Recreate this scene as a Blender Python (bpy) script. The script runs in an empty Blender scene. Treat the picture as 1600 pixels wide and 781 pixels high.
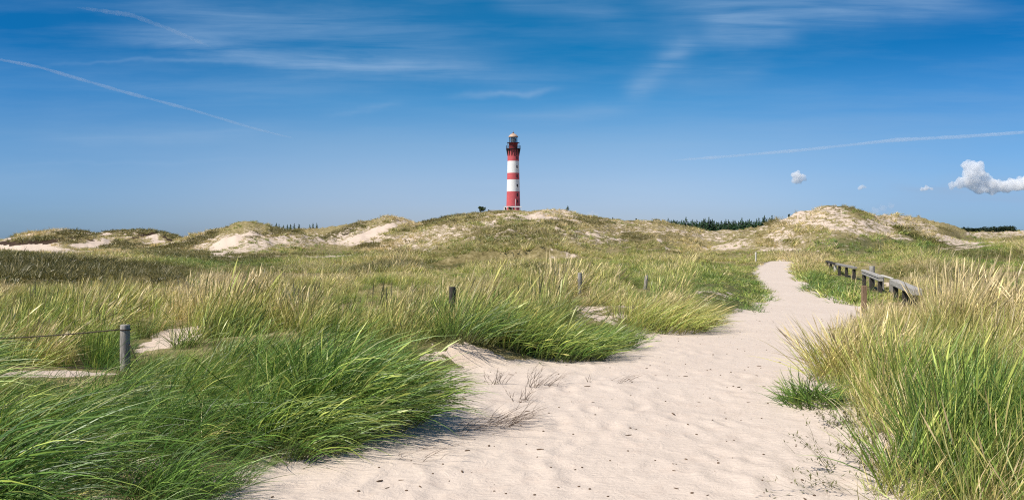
import bpy, bmesh, math, random
import numpy as np
from mathutils import Vector, Matrix
random.seed(7); rng = np.random.default_rng(7)
R = math.radians
sc = bpy.context.scene
C = sc.collection

# ------------------------------------------------------------------ camera
F = 1386.0; CX = 800.0; HZ = 372.0; EYE = 1.7          # focal length and horizon in photo pixels (1600 wide)
cam = bpy.data.objects.new('camera', bpy.data.cameras.new('camera')); C.objects.link(cam)
cam.location = (0, 0, EYE); cam.rotation_euler = (R(90), 0, 0)
cam.data.sensor_width = 36; cam.data.lens = 36 * F / 1600
cam.data.shift_y = -(390.5 - HZ) / 1600
cam.data.clip_start = 0.05; cam.data.clip_end = 60000
sc.camera = cam

# ------------------------------------------------------------------ light
SUN_EL = 51.0
SUN_DIR = Vector((-0.86, -0.51, 0)).normalized() * math.cos(R(SUN_EL)) + Vector((0, 0, math.sin(R(SUN_EL))))
sun = bpy.data.objects.new('sun', bpy.data.lights.new('sun', 'SUN')); C.objects.link(sun)
sun.data.energy = 4.6; sun.data.angle = R(0.5); sun.data.color = (1.0, 0.935, 0.83)
sun.rotation_euler = SUN_DIR.to_track_quat('Z', 'Y').to_euler()
sc.view_settings.view_transform = 'Standard'; sc.view_settings.look = 'None'
sc.view_settings.exposure = 0.38; sc.view_settings.gamma = 1.0; sc.view_settings.use_curve_mapping = False
sc.cycles.max_bounces = 16; sc.cycles.transparent_max_bounces = 8; sc.cycles.volume_bounces = 16
sc.cycles.use_denoising = False; sc.cycles.filter_width = 1.15

# ------------------------------------------------------------------ node helpers
class NT:
    def __init__(s, tree): s.t = tree; s.t.nodes.clear()
    def n(s, typ, **kw):
        nd = s.t.nodes.new(typ)
        for k, v in kw.items():
            if k == 'inp':
                for a, b in v.items():
                    if hasattr(b, 'is_linked') or isinstance(b, bpy.types.NodeSocket): s.t.links.new(b, nd.inputs[a])
                    else: nd.inputs[a].default_value = b
            else: setattr(nd, k, v)
        return nd
    def m(s, op, a, b=0.0, c=0.0, clamp=False):
        nd = s.t.nodes.new('ShaderNodeMath'); nd.operation = op; nd.use_clamp = clamp
        for i, v in enumerate((a, b, c)):
            if isinstance(v, bpy.types.NodeSocket): s.t.links.new(v, nd.inputs[i])
            else: nd.inputs[i].default_value = v
        return nd.outputs[0]
    def ramp(s, fac, stops, interp='LINEAR'):
        nd = s.t.nodes.new('ShaderNodeValToRGB'); cr = nd.color_ramp; cr.interpolation = interp
        while len(cr.elements) < len(stops): cr.elements.new(0.5)
        for e, (p, c) in zip(cr.elements, stops):
            e.position = p; e.color = (*c, 1) if len(c) == 3 else c
        s.t.links.new(fac, nd.inputs[0]); return nd.outputs[0]
    def mix(s, fac, a, b, blend='MIX', clamp=False):
        nd = s.t.nodes.new('ShaderNodeMix'); nd.data_type = 'RGBA'; nd.blend_type = blend; nd.clamp_result = clamp
        for i, v in ((0, fac), (6, a), (7, b)):
            if isinstance(v, bpy.types.NodeSocket): s.t.links.new(v, nd.inputs[i])
            else: nd.inputs[i].default_value = v if i == 0 else ((*v, 1) if len(v) == 3 else v)
        return nd.outputs[2]
    def noise(s, vec, scale, detail=4, rough=0.55, out=0, dist=0.0):
        nd = s.n('ShaderNodeTexNoise', inp={'Vector': vec, 'Scale': scale, 'Detail': detail, 'Roughness': rough, 'Distortion': dist})
        return nd.outputs[out]
    def link(s, a, b): s.t.links.new(a, b)

# ------------------------------------------------------------------ sky
world = bpy.data.worlds.new('World'); sc.world = world; world.use_nodes = True
w = NT(world.node_tree)
sky = w.n('ShaderNodeTexSky', sky_type='NISHITA', sun_disc=False, sun_elevation=R(SUN_EL),
          sun_rotation=math.atan2(SUN_DIR.x, SUN_DIR.y), altitude=0, air_density=1.0, dust_density=0.4, ozone_density=2.0)
geo = w.n('ShaderNodeTexCoord')
sep = w.n('ShaderNodeSeparateXYZ', inp={0: geo.outputs['Generated']})
dx, dy, dz = sep.outputs
el = w.m('DIVIDE', dz, w.m('MAXIMUM', w.m('SQRT', w.m('ADD', w.m('MULTIPLY', dx, dx), w.m('MULTIPLY', dy, dy))), 0.001))
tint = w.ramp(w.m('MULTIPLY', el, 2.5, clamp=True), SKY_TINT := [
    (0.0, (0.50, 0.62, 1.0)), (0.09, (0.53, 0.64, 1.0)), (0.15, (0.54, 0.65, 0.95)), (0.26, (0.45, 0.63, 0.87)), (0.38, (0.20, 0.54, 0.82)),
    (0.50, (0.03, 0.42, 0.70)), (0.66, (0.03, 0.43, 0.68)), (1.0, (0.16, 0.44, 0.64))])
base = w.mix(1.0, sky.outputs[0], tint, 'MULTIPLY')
side = w.n('ShaderNodeMapRange', interpolation_type='SMOOTHSTEP', inp={0: w.m('ABSOLUTE', dx), 1: 0.12, 2: 0.52}).outputs[0]
base = w.mix(side, base, w.mix(1.0, base, (0.60, 0.80, 0.93), 'MULTIPLY'))
# cirrus veils: streaks on the sky, each a soft band between two directions
safe_y = w.m('MAXIMUM', dy, 0.02)
U = w.m('DIVIDE', dx, safe_y); V = w.m('DIVIDE', dz, safe_y)
uv = w.n('ShaderNodeCombineXYZ', inp={0: U, 1: V, 2: 0.0}).outputs[0]
warp = w.noise(uv, 9.0, 4, 0.6)
fib_map = w.n('ShaderNodeMapping', inp={0: uv, 'Rotation': (0, 0, R(9)), 'Scale': (4.0, 60.0, 1.0)}).outputs[0]
fib = w.noise(fib_map, 1.0, 6, 0.62, dist=0.6)
fib2_map = w.n('ShaderNodeMapping', inp={0: uv, 'Rotation': (0, 0, R(2)), 'Scale': (3.0, 26.0, 1.0)}).outputs[0]
fib2 = w.noise(fib2_map, 1.3, 5, 0.6)
def streak(x0, y0, x1, y1, width, amt, bend=0.0):
    u0, v0, u1, v1 = (x0 - CX) / F, (HZ - y0) / F, (x1 - CX) / F, (HZ - y1) / F
    L = math.hypot(u1 - u0, v1 - v0); tx, ty = (u1 - u0) / L, (v1 - v0) / L
    a = w.m('SUBTRACT', U, u0); b = w.m('SUBTRACT', V, v0)
    t = w.m('DIVIDE', w.m('ADD', w.m('MULTIPLY', a, tx), w.m('MULTIPLY', b, ty)), L)
    d = w.m('ADD', w.m('MULTIPLY', a, -ty), w.m('MULTIPLY', b, tx))
    arc = w.m('MULTIPLY', w.m('MULTIPLY', t, w.m('SUBTRACT', 1.0, t)), 4 * bend / F)
    d = w.m('SUBTRACT', w.m('ADD', d, w.m('MULTIPLY', w.m('SUBTRACT', warp, 0.5), 0.030)), arc)
    q = w.m('DIVIDE', d, width / F)
    g = w.m('POWER', 2.718, w.m('MULTIPLY', w.m('MULTIPLY', q, q), -1.0))
    e0 = w.n('ShaderNodeMapRange', interpolation_type='SMOOTHSTEP', inp={0: t, 1: -0.08, 2: 0.25}).outputs[0]
    e1 = w.n('ShaderNodeMapRange', interpolation_type='SMOOTHSTEP', inp={0: t, 1: 1.08, 2: 0.7}).outputs[0]
    return w.m('MULTIPLY', w.m('MULTIPLY', w.m('MULTIPLY', g, e0), e1), amt)
acc = None
for a in [(110, 48, 900, 128, 16, 0.75, -8), (170, 20, 800, 70, 36, 0.55, 0), (60, 150, 700, 120, 26, 0.3, 0), (60, 102, 400, 92, 3, 0.35, 0), (500, 182, 640, 164, 5, 0.35, 0),
          (700, 152, 880, 140, 5, 0.6, 0), (40, 215, 480, 205, 12, 0.40, 0), (0, 255, 440, 250, 4, 0.35, 0), (760, 190, 1010, 172, 12, 0.4, 0),
          (760, 0, 1000, 30, 22, 0.35, 0), (980, 160, 1085, 60, 18, 0.65, 0), (1010, 75, 1250, 65, 13, 0.30, 0), (1010, 8, 1560, 4, 36, 0.75, 0),
          (1090, 40, 1260, 50, 22, 0.5, 0), (1040, 118, 1220, 105, 18, 0.30, 0), (1230, 300, 1700, 296, 30, 0.35, 0), (1400, 312, 1700, 318, 16, 0.8, 0), (1465, 288, 1720, 292, 16, 1.1, 0), (1380, 292, 1520, 300, 6, 0.8, 0), (1340, 330, 1700, 340, 12, 0.6, 0), (1330, 338, 1420, 318, 9, 0.5, 0),
          (-100, 290, 120, 268, 14, 0.35, 0), (900, 250, 1700, 150, 50, 0.22, 0), (300, 300, 1000, 290, 40, 0.25, 0)]:
    s_ = streak(*a); acc = s_ if acc is None else w.m('ADD', acc, s_)
tex = w.m('ADD', w.m('MULTIPLY', w.n('ShaderNodeMapRange', inp={0: fib, 1: 0.35, 2: 0.72}).outputs[0], 0.8), w.m('MULTIPLY', fib2, 0.45))
veil = w.m('MULTIPLY', acc, tex)
thin = w.m('MULTIPLY', w.n('ShaderNodeMapRange', inp={0: fib2, 1: 0.42, 2: 0.8}).outputs[0], 0.24)
veil = w.m('ADD', veil, thin)
veil = w.m('MULTIPLY', veil, 0.72, clamp=True)
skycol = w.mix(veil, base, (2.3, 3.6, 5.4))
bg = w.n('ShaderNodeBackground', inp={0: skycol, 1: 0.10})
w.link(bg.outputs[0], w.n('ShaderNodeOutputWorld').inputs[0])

# ------------------------------------------------------------------ tagging and object helpers
def tag(o, label=None, cat=None, group=None, kind=None):
    if label: o['label'] = label
    if cat: o['category'] = cat
    if group: o['group'] = group
    if kind: o['kind'] = kind
    return o
def empty(name, loc=(0, 0, 0), rz=0.0):
    o = bpy.data.objects.new(name, None); C.objects.link(o); o.location = loc; o.rotation_euler = (0, 0, rz); return o
def link_mesh(name, me, mat=None, parent=None, smooth=False):
    o = bpy.data.objects.new(name, me); C.objects.link(o)
    if mat is not None and not me.materials: me.materials.append(mat)
    if parent is not None: o.parent = parent
    if smooth: me.shade_smooth()
    return o
def mesh_np(name, verts, quads=None, tris=None):
    me = bpy.data.meshes.new(name)
    f = []; sizes = []
    if quads is not None and len(quads): f.append(np.asarray(quads).reshape(-1)); sizes.append(np.full(len(quads), 4))
    if tris is not None and len(tris): f.append(np.asarray(tris).reshape(-1)); sizes.append(np.full(len(tris), 3))
    idx = np.concatenate(f).astype(np.int32); sz = np.concatenate(sizes).astype(np.int32)
    me.vertices.add(len(verts)); me.vertices.foreach_set('co', np.asarray(verts, np.float32).reshape(-1))
    me.loops.add(len(idx)); me.loops.foreach_set('vertex_index', idx)
    me.polygons.add(len(sz)); me.polygons.foreach_set('loop_start', np.concatenate([[0], np.cumsum(sz)[:-1]]).astype(np.int32))
    me.update(calc_edges=True); me.validate()
    return me
def bm_mesh(name, bm):
    me = bpy.data.meshes.new(name); bm.to_mesh(me); bm.free(); return me
def add_box(bm, cx, cy, cz, sx, sy, sz, rz=0.0, bevel=0.0):
    m = Matrix.Translation((cx, cy, cz)) @ Matrix.Rotation(rz, 4, 'Z') @ Matrix.Diagonal((sx, sy, sz, 1))
    g = bmesh.ops.create_cube(bm, size=1, matrix=m)
    if bevel:
        es = list({e for v in g['verts'] for e in v.link_edges})
        bmesh.ops.bevel(bm, geom=es, offset=bevel, segments=2, affect='EDGES', profile=0.5)
def lathe(bm, prof, seg=24, phase=0.0, cap=True):
    rings = []
    for r_, z_ in prof:
        rings.append([bm.verts.new((r_ * math.cos(phase + 2 * math.pi * i / seg), r_ * math.sin(phase + 2 * math.pi * i / seg), z_)) for i in range(seg)])
    for a, b in zip(rings[:-1], rings[1:]):
        for i in range(seg): bm.faces.new((a[i], a[(i + 1) % seg], b[(i + 1) % seg], b[i]))
    if cap:
        bm.faces.new(rings[0][::-1]); bm.faces.new(rings[-1])
def tube_mesh(name, pts, radii, seg=8):
    bm = bmesh.new(); rings = []
    pts = [Vector(p) for p in pts]
    for i, p in enumerate(pts):
        d = (pts[min(i + 1, len(pts) - 1)] - pts[max(i - 1, 0)]).normalized()
        a = d.cross(Vector((0, 0, 1)) if abs(d.z) < 0.9 else Vector((1, 0, 0))).normalized(); b = d.cross(a)
        rings.append([bm.verts.new(p + (a * math.cos(2 * math.pi * k / seg) + b * math.sin(2 * math.pi * k / seg)) * radii[i]) for k in range(seg)])
    for r0, r1 in zip(rings[:-1], rings[1:]):
        for k in range(seg): bm.faces.new((r0[k], r0[(k + 1) % seg], r1[(k + 1) % seg], r1[k]))
    bm.faces.new(rings[0][::-1]); bm.faces.new(rings[-1])
    bmesh.ops.recalc_face_normals(bm, faces=bm.faces)
    return bm_mesh(name, bm)

# ------------------------------------------------------------------ noise
def _hash(ix, iy, s):
    h = (ix.astype(np.int64) * 374761393 + iy.astype(np.int64) * 668265263 + s * 974634777) & 0xffffffff
    h = ((h ^ (h >> 13)) * 1274126177) & 0xffffffff
    h = (h ^ (h >> 16)) & 0xffffff
    return h / float(0xffffff)
def vnoise(x, y, s=0):
    x0 = np.floor(x); y0 = np.floor(y); fx = x - x0; fy = y - y0
    fx = fx * fx * fx * (fx * (fx * 6 - 15) + 10); fy = fy * fy * fy * (fy * (fy * 6 - 15) + 10)
    a = _hash(x0, y0, s); b = _hash(x0 + 1, y0, s); c = _hash(x0, y0 + 1, s); d = _hash(x0 + 1, y0 + 1, s)
    return (a + (b - a) * fx) * (1 - fy) + (c + (d - c) * fx) * fy
def fbm(x, y, s=0, o=4, g=0.5):
    t = 0; amp = 1; tot = 0
    for i in range(o):
        t = t + amp * (vnoise(x * 2 ** i + 17.3 * i, y * 2 ** i - 9.1 * i, s + i) * 2 - 1); tot += amp; amp *= g
    return t / tot
def sstep(a, b, x):
    t = np.clip((x - a) / (b - a), 0, 1); return t * t * (3 - 2 * t)

# ------------------------------------------------------------------ the lie of the land
LY = np.array([0, 5.0, 5.76, 6.5, 7.2, 7.9, 8.8, 9.6, 10.4, 11.0, 11.5, 12, 12.7, 14, 16, 17, 18.4, 20, 22, 24, 30, 35, 44, 55, 64, 74])
LP = np.array([330, 330, 390, 480, 570, 625, 655, 662, 675, 705, 770, 880, 930, 975, 1040, 1075, 1105, 1185, 1200, 1206, 1195, 1186, 1178, 1190, 1206, 1226])
RY = np.array([0, 5.0, 5.76, 6.5, 7.2, 8.2, 8.8, 10.3, 12.5, 15.9, 18.4, 20, 21.5, 24, 28, 35, 44, 55, 64, 74])
RP = np.array([1375, 1370, 1355, 1335, 1318, 1282, 1262, 1262, 1270, 1300, 1338, 1348, 1335, 1305, 1275, 1250, 1238, 1240, 1236, 1226])
def pxof(X, Y): return CX + F * X / np.maximum(Y, 0.5)
def path_sd(X, Y):
    """signed metres into the path: positive on the path"""
    px = pxof(X, Y) + 14 * fbm(X * 1.6, Y * 1.6, 91, 3) * np.clip(12 / np.maximum(Y, 1), 0, 1.2)
    l = (px - np.interp(Y, LY, LP)) * Y / F; r = (np.interp(Y, RY, RP) - px) * Y / F
    return np.where(Y < 73, np.minimum(l, r), -3.0)
RIDGES = [  # distance, crest profile in photo pixels, front slope, back slope, rounding
    (150, [(-500, 384), (-300, 380), (0, 379), (40, 368), (95, 361), (130, 366), (160, 373), (210, 384), (260, 400)], 0.16, 0.1, 5),
    (168, [(90, 385), (120, 375), (150, 367), (215, 359), (255, 363), (290, 374), (340, 390), (400, 400)], 0.17, 0.1, 5),
    (140, [(230, 392), (265, 378), (300, 369), (350, 356), (385, 348), (420, 352), (470, 364), (520, 380), (560, 392)], 0.17, 0.12, 5),
    (172, [(330, 382), (400, 372), (440, 363), (500, 358), (560, 348), (612, 339), (632, 342), (660, 354), (720, 372), (760, 390)], 0.14, 0.12, 6),
    (185, [(540, 395), (600, 370), (650, 354), (700, 343), (740, 336), (800, 335), (870, 335), (905, 339), (960, 345), (1030, 347), (1055, 352), (1080, 358), (1120, 364), (1180, 372), (1240, 392)], 0.055, 0.05, 12),
    (470, [(560, 400), (620, 372), (690, 347), (740, 333), (780, 329.5), (830, 329.5), (880, 331), (930, 340), (990, 352), (1060, 380)], 0.10, 0.06, 26),
    (300, [(770, 372), (800, 338), (830, 332), (860, 329), (888, 328), (905, 335), (925, 344), (960, 375)], 0.16, 0.2, 5),
    (150, [(930, 380), (1000, 362), (1050, 359), (1100, 361), (1160, 361), (1200, 357), (1240, 357), (1300, 380)], 0.10, 0.1, 6),
    (118, [(1110, 392), (1150, 376), (1200, 354), (1240, 337), (1265, 328), (1290, 324), (1320, 326), (1350, 333), (1400, 346), (1450, 361), (1500, 376), (1540, 390)], 0.17, 0.14, 5),
    (158, [(1300, 372), (1340, 347), (1375, 338), (1400, 335), (1440, 342), (1480, 350), (1505, 361), (1540, 376), (1600, 398)], 0.16, 0.12, 5),
    (210, [(1430, 395), (1480, 368), (1520, 363), (1570, 362), (1650, 360), (1900, 362), (2200, 366)], 0.10, 0.1, 8)]
FOOT = [(rng.uniform(-2.2, 3.0), rng.uniform(5.3, 17.0), rng.uniform(-0.5, 0.5), rng.uniform(0.004, 0.012), rng.uniform(0.8, 1.2)) for _ in range(560)]
def height(X, Y, fine=True):
    X = np.asarray(X, float); Y = np.asarray(Y, float)
    px = pxof(X, Y); u = (px - CX) / F
    sd = path_sd(X, Y)
    off = np.clip(-sd, 0, 3.0)
    left = px < 0.5 * (np.interp(Y, LY, LP) + np.interp(Y, RY, RP))
    near = 1 - sstep(26, 48, Y)
    mound = np.where(left, np.where(Y < 12, 0.16, 0.22), 0.24) * sstep(0, 1.8, off) * near
    mound = mound + near * sstep(0.2, 1.5, off) * 0.22 * fbm(X * 0.35, Y * 0.35, 5, 3)
    mound = mound + 0.24 * np.exp(-(((X + 1.4) / 0.8) ** 2 + ((Y - 8.7) / 1.0) ** 2))
    z = 0.02 + mound - 0.30 * sstep(34, 60, Y) * (1 - sstep(620, 900, px)) + 0.02 * sstep(0, 2, off)
    ramp = sstep(0.36, 0.62, u) * sstep(24, 85, Y) * 1.25 + sstep(0.5, 0.8, u) * sstep(10, 30, Y) * 0.25
    z = z + ramp * (1 - 0.6 * sstep(200, 500, Y))
    z = z + 0.35 * fbm(X / 11, Y / 11, 11, 3) * sstep(30, 60, Y) * (1 - np.clip((sd + 2) / 2, 0, 1))
    z = z - 1.6 * sstep(190, 420, Y)
    # trodden hollow along the timber rails
    dl = np.abs((X - 10.0) * 0.9622 - (Y - 22.0) * 0.2724)
    along = sstep(19, 23, Y) * (1 - sstep(53, 60, Y))
    z = z + (-0.12 - z) * np.exp(-(dl / 2.4) ** 2) * along * (1 - np.clip(sd + 1, 0, 1))
    # ridges
    k = 0.55
    m = z.copy(); S = np.ones_like(z)
    Ys = np.maximum(Y, 1)
    wob = fbm(u * 60, Y * 0 + 3.3, 21, 4, 0.6) * 2.4
    for i, (D, prof, sf, sb, wd) in enumerate(RIDGES):
        P = np.array(prof, float)
        py = np.interp(px, P[:, 0], P[:, 1], left=P[0, 1] + 30, right=P[-1, 1] + 30)
        zt = EYE + (HZ - py - wob) / F * D
        Dl = D + 7 * fbm(u * 9, u * 0 + i, 40 + i, 2)
        d = Ys - Dl
        s = np.where(d < 0, sf, sb)
        zr = zt - s * (np.sqrt(d * d + wd * wd) - wd)
        zr = np.where(Y < D * 0.35, -50, zr)
        M = np.maximum(m, zr)
        S = S * np.exp(np.maximum((m - M) / k, -60)) + np.exp(np.maximum((zr - M) / k, -60)); m = M
    base = z
    z = m + k * np.log(S)
    hill = sstep(0.15, 2.0, z - base)
    h1 = fbm(X / 6.0, Y / 6.0, 61, 4, 0.6); h2 = fbm(X / 1.9, Y / 1.9, 71, 3)
    rid = 1 - np.abs(fbm(X / 4.0, Y / 4.0, 66, 3))
    z = z + hill * (0.66 * h1 + 0.32 * h2 + 0.45 * (rid - 0.75)) * (1 + 0.8 * sstep(200, 460, Y)) * (1 - 0.75 * sstep(430, 465, Y) * (1 - sstep(500, 560, Y)) * (px < 845))
    # micro relief of trodden sand and grassy ground
    onp = sstep(-0.3, 0.4, sd) * (1 - sstep(30, 60, Y))
    z = z + onp * (0.020 * fbm(X * 0.9, Y * 0.9, 81, 2) + 0.009 * fbm(X * 4.2, Y * 3.2, 82, 3))
    z = z + (1 - onp) * (1 - hill) * 0.05 * fbm(X * 0.8, Y * 0.8, 85, 3)
    if fine:
        sel = (Y > 4.6) & (Y < 18) & (sd > -0.2)
        if sel.any():
            xs = X[sel]; ys = Y[sel]; dzf = np.zeros_like(xs)
            for fx, fy, fa, dep, sc_ in FOOT:
                nb = (np.abs(xs - fx) < 0.45) & (np.abs(ys - fy) < 0.5)
                if not nb.any(): continue
                ax = xs[nb] - fx; ay = ys[nb] - fy
                c, s_ = math.cos(fa), math.sin(fa)
                p = (c * ax - s_ * ay) / (0.075 * sc_); q = (s_ * ax + c * ay) / (0.15 * sc_)
                r2 = p * p + q * q
                dzf[nb] += dep * (-np.exp(-r2) + 0.55 * np.exp(-((np.sqrt(r2) - 1.7) ** 2) * 3))
            z[sel] = z[sel] + dzf
    return z
def H1(X, Y): return float(height(np.array([X]), np.array([Y]), False)[0])
def pyof(Y, Z): return HZ - F * (Z - EYE) / np.maximum(Y, 0.5)

# ------------------------------------------------------------------ what grows where (in photo pixels of the ground point)
def blob(px, py, lst, nz=0.0):
    out = np.zeros_like(px)
    for cx, cy, rx, ry, rot, val in lst:
        c, s_ = math.cos(R(rot)), math.sin(R(rot))
        a = (c * (px - cx) + s_ * (py - cy)) / rx; b = (-s_ * (px - cx) + c * (py - cy)) / ry
        d = np.sqrt(a * a + b * b) + nz
        out = np.maximum(out, val * (1 - sstep(0.6, 1.15, d)))
    return out
SAND = [(60, 389, 105, 10, 2, 0.9), (10, 386, 70, 10, 0, 0.9), (130, 384, 40, 7, -10, 0.9), (243, 374, 26, 9, 8, 1.0), (165, 366, 16, 2.5, 0, 1), (355, 382, 32, 13, -25, 0.86),
        (345, 391, 60, 6, 0, 0.62), (445, 378, 75, 12, -5, 0.54), (582, 364, 46, 6, -18, 1.0), (690, 365, 75, 16, -8, 0.54), (640, 386, 50, 9, 0, 0.5), (765, 350, 32, 8, 5, 0.62),
        (845, 341, 40, 4.5, 2, 1), (865, 333, 50, 8, 0, 0.66), (900, 370, 60, 16, 0, 0.40), (1030, 375, 8, 3, 40, 0.9), (1043, 389, 7, 2, 35, 1), (860, 400, 60, 12, 0, 0.45), (1000, 355, 80, 9, 0, 0.45),
        (1130, 365, 80, 9, 0, 0.45), (1130, 378, 70, 6, 10, 0.35), (1290, 345, 80, 22, 5, 0.66), (1350, 355, 64, 18, 15, 0.62), (1225, 368, 50, 18, 0, 0.62), (1215, 390, 40, 4, 0, 0.8), (1395, 343, 52, 12, 12, 0.62),
        (1440, 350, 40, 8, 20, 0.55), (1550, 366, 70, 7, 0, 0.55), (230, 410, 30, 5, 5, 0.55), (60, 445, 55, 9, 0, 0.30), (190, 412, 50, 5, 0, 0.28), (1285, 418, 22, 4, -25, 0.95), (1388, 446, 14, 6, 10, 0.9), (1330, 486, 34, 7, -4, 1.0)]
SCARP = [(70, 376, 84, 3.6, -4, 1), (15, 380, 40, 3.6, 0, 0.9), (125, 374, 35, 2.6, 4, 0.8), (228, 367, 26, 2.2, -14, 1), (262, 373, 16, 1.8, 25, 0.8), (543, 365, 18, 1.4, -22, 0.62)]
HEATH_AND_SHADE = [(532, 362, 40, 6, -20, 1.0), (70, 375, 80, 5, -4, 0.8), (110, 428, 260, 26, 2, 1), (330, 402, 130, 10, 3, 0.8), (0, 410, 150, 20, 0, 0.9), (640, 418, 130, 9, -4, 0.75), (410, 424, 70, 10, 0, 0.45), (870, 422, 80, 8, 0, 0.6), (800, 368, 110, 22, 0, 0.45),  # heath, plus hollow patches whose shade is painted in the heath colour
         (980, 380, 70, 14, 0, 0.35), (130, 364, 60, 5, 0, 0.9), (215, 361, 46, 4, 0, 0.8), (1560, 402, 120, 10, 4, 0.65), (1455, 432, 110, 16, 6, 0.6), (1225, 378, 30, 5, 0, 0.5), (1150, 434, 36, 8, 0, 0.3), (700, 395, 90, 10, 0, 0.4), (1060, 366, 40, 8, 0, 0.3)]
NEAR_SAND = [(60, 584, 110, 8, 0, 1), (275, 527, 68, 15, -12, 0.9), (742, 560, 55, 22, 15, 1), (950, 494, 70, 12, 12, 0.72), (680, 557, 30, 9, 0, 0.8), (1345, 690, 95, 60, 40, 0.9), (1320, 640, 60, 22, -20, 0.85), (1590, 650, 26, 26, 0, 0.8), (30, 470, 40, 5, 0, 0.4), (560, 745, 60, 30, -30, 0.8), (1420, 770, 60, 25, 0, 0.7)]
GREEN = [(1450, 392, 170, 24, 3, 0.75), (860, 500, 190, 42, 0, 0.45), (50, 500, 150, 60, 0, 0.55), (1090, 430, 130, 22, 0, 0.5), (250, 560, 200, 40, 0, 0.5), (1140, 455, 90, 42, 15, 1), (1310, 455, 70, 32, 10, 1), (1560, 735, 130, 80, 0, 0.9), (330, 412, 130, 12, 0, 0.6), (520, 400, 100, 10, 0, 0.5), (520, 590, 260, 70, 0, 0.9), (960, 530, 60, 25, 0, 1), (880, 540, 60, 30, 0, 0.8), (720, 520, 60, 30, 0, 0.8), (1290, 620, 60, 30, 0, 0.7), (1270, 560, 60, 40, 0, 0.7), (70, 520, 100, 40, 0, 0.5), (1560, 460, 120, 20, 0, 0.4), (1050, 460, 60, 20, 0, 0.4)]
def sand_amount(X, Y, Z):
    px = pxof(X, Y); py = pyof(Y, Z)
    n = fbm(X / 4.5, Y / 8, 131, 4, 0.6) * 0.85
    far = blob(px, py, SAND, n)
    nr = blob(px, py, NEAR_SAND, fbm(X, Y, 133, 3) * 0.4)
    s = np.where(Y < 30, np.maximum(nr, blob(px, py, SAND[-3:], n)), far)
    cl = fbm(X / 1.5, Y / 1.5, 135, 4, 0.6) * 0.5 + 0.5          # clumps within a patch
    thr = np.where(s > 0.85, -0.3, 0.62 - 0.36 * s)
    patch = np.where(s > 0.03, sstep(thr, thr + 0.10, cl), 0) * np.clip(s * 2.2, 0, 1)
    path = sstep(-0.28, 0.02, path_sd(X, Y))
    return np.maximum(patch, path), s
def patch_strength(X, Y, Z, s):
    hillbg = sstep(62, 85, Y) * np.clip(0.24 + 1.15 * fbm(X / 9, Y / 14, 150, 3), 0, 0.75)
    return np.clip(np.maximum(s, hillbg), 0, 1)
def fields(X, Y, Z):
    px = pxof(X, Y); py = pyof(Y, Z)
    heath = blob(px, py, HEATH_AND_SHADE, fbm(X / 12, Y / 12, 141, 3) * 0.35) * (Y > 26)
    green = blob(px, py, GREEN, fbm(X / 3, Y / 3, 142, 3) * 0.3)
    tone = np.interp(Y, [4, 9, 12, 17, 28, 45, 80, 130, 300], [0.07, 0.14, 0.30, 0.50, 0.60, 0.58, 0.66, 0.74, 0.74])
    tone = np.where((px > 1250) & (Y < 24), 0.46, tone)
    tone = tone + 0.16 * fbm(X / 5, Y / 5, 143, 3)
    tone = tone * (1 - green) + np.where(Y > 17, 0.30 + 0.25 * fbm(X / 2.5, Y / 4, 145, 3), 0.17) * green
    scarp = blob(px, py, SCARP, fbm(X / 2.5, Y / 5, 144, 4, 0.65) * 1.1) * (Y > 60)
    hl = sstep(66, 90, Y)
    scrub = sstep(0.0, 0.26, fbm(X / 7.0, Y / 12.0, 181, 4, 0.65)) * hl
    heath = np.maximum(heath, 0.85 * scrub * (1 - np.clip(1.3 * blob(px, py, SAND, 0.0), 0, 1)))
    tone = tone + hl * 0.42 * fbm(X / 6.0, Y / 10.0, 182, 3)
    return tone, heath, green, scarp

# ------------------------------------------------------------------ materials
def mat(name): m = bpy.data.materials.new(name); m.use_nodes = True; return m, NT(m.node_tree)
def finish(t, bsdf, disp=None):
    o = t.n('ShaderNodeOutputMaterial'); t.link(bsdf, o.inputs[0])
def simple(name, col, rough=0.7, var=0.15, scale=6.0, metallic=0.0, bump=0.2, spec=0.3):
    m, t = mat(name); tc = t.n('ShaderNodeTexCoord')
    gv = {'weathered_grey_wood': (1, 1, .10), 'dark_wood': (1, 1, .12), 'brown_wood': (1, 1, .12), 'pale_wood': (1, 1, .12), 'bleached_rail_wood': (.10, 1, 1)}.get(name, (1, 1, 1))
    nz = t.noise(t.n('ShaderNodeMapping', inp={0: tc.outputs['Object'], 'Scale': gv}).outputs[0], scale * (3 if 'wood' in name else 1), 6, 0.7)
    dark = tuple(c * (1 - var * 1.6) for c in col); lite = tuple(min(1, c * (1 + var)) for c in col)
    colr = t.ramp(nz, [(0.3, dark), (0.7, lite)])
    b = t.n('ShaderNodeBsdfPrincipled', inp={'Base Color': colr, 'Roughness': rough, 'Metallic': metallic, 'Specular IOR Level': spec})
    if bump:
        bp = t.n('ShaderNodeBump', inp={'Strength': bump, 'Distance': 0.02, 'Height': nz}); t.link(bp.outputs[0], b.inputs['Normal'])
    finish(t, b.outputs[0]); return m

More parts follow.
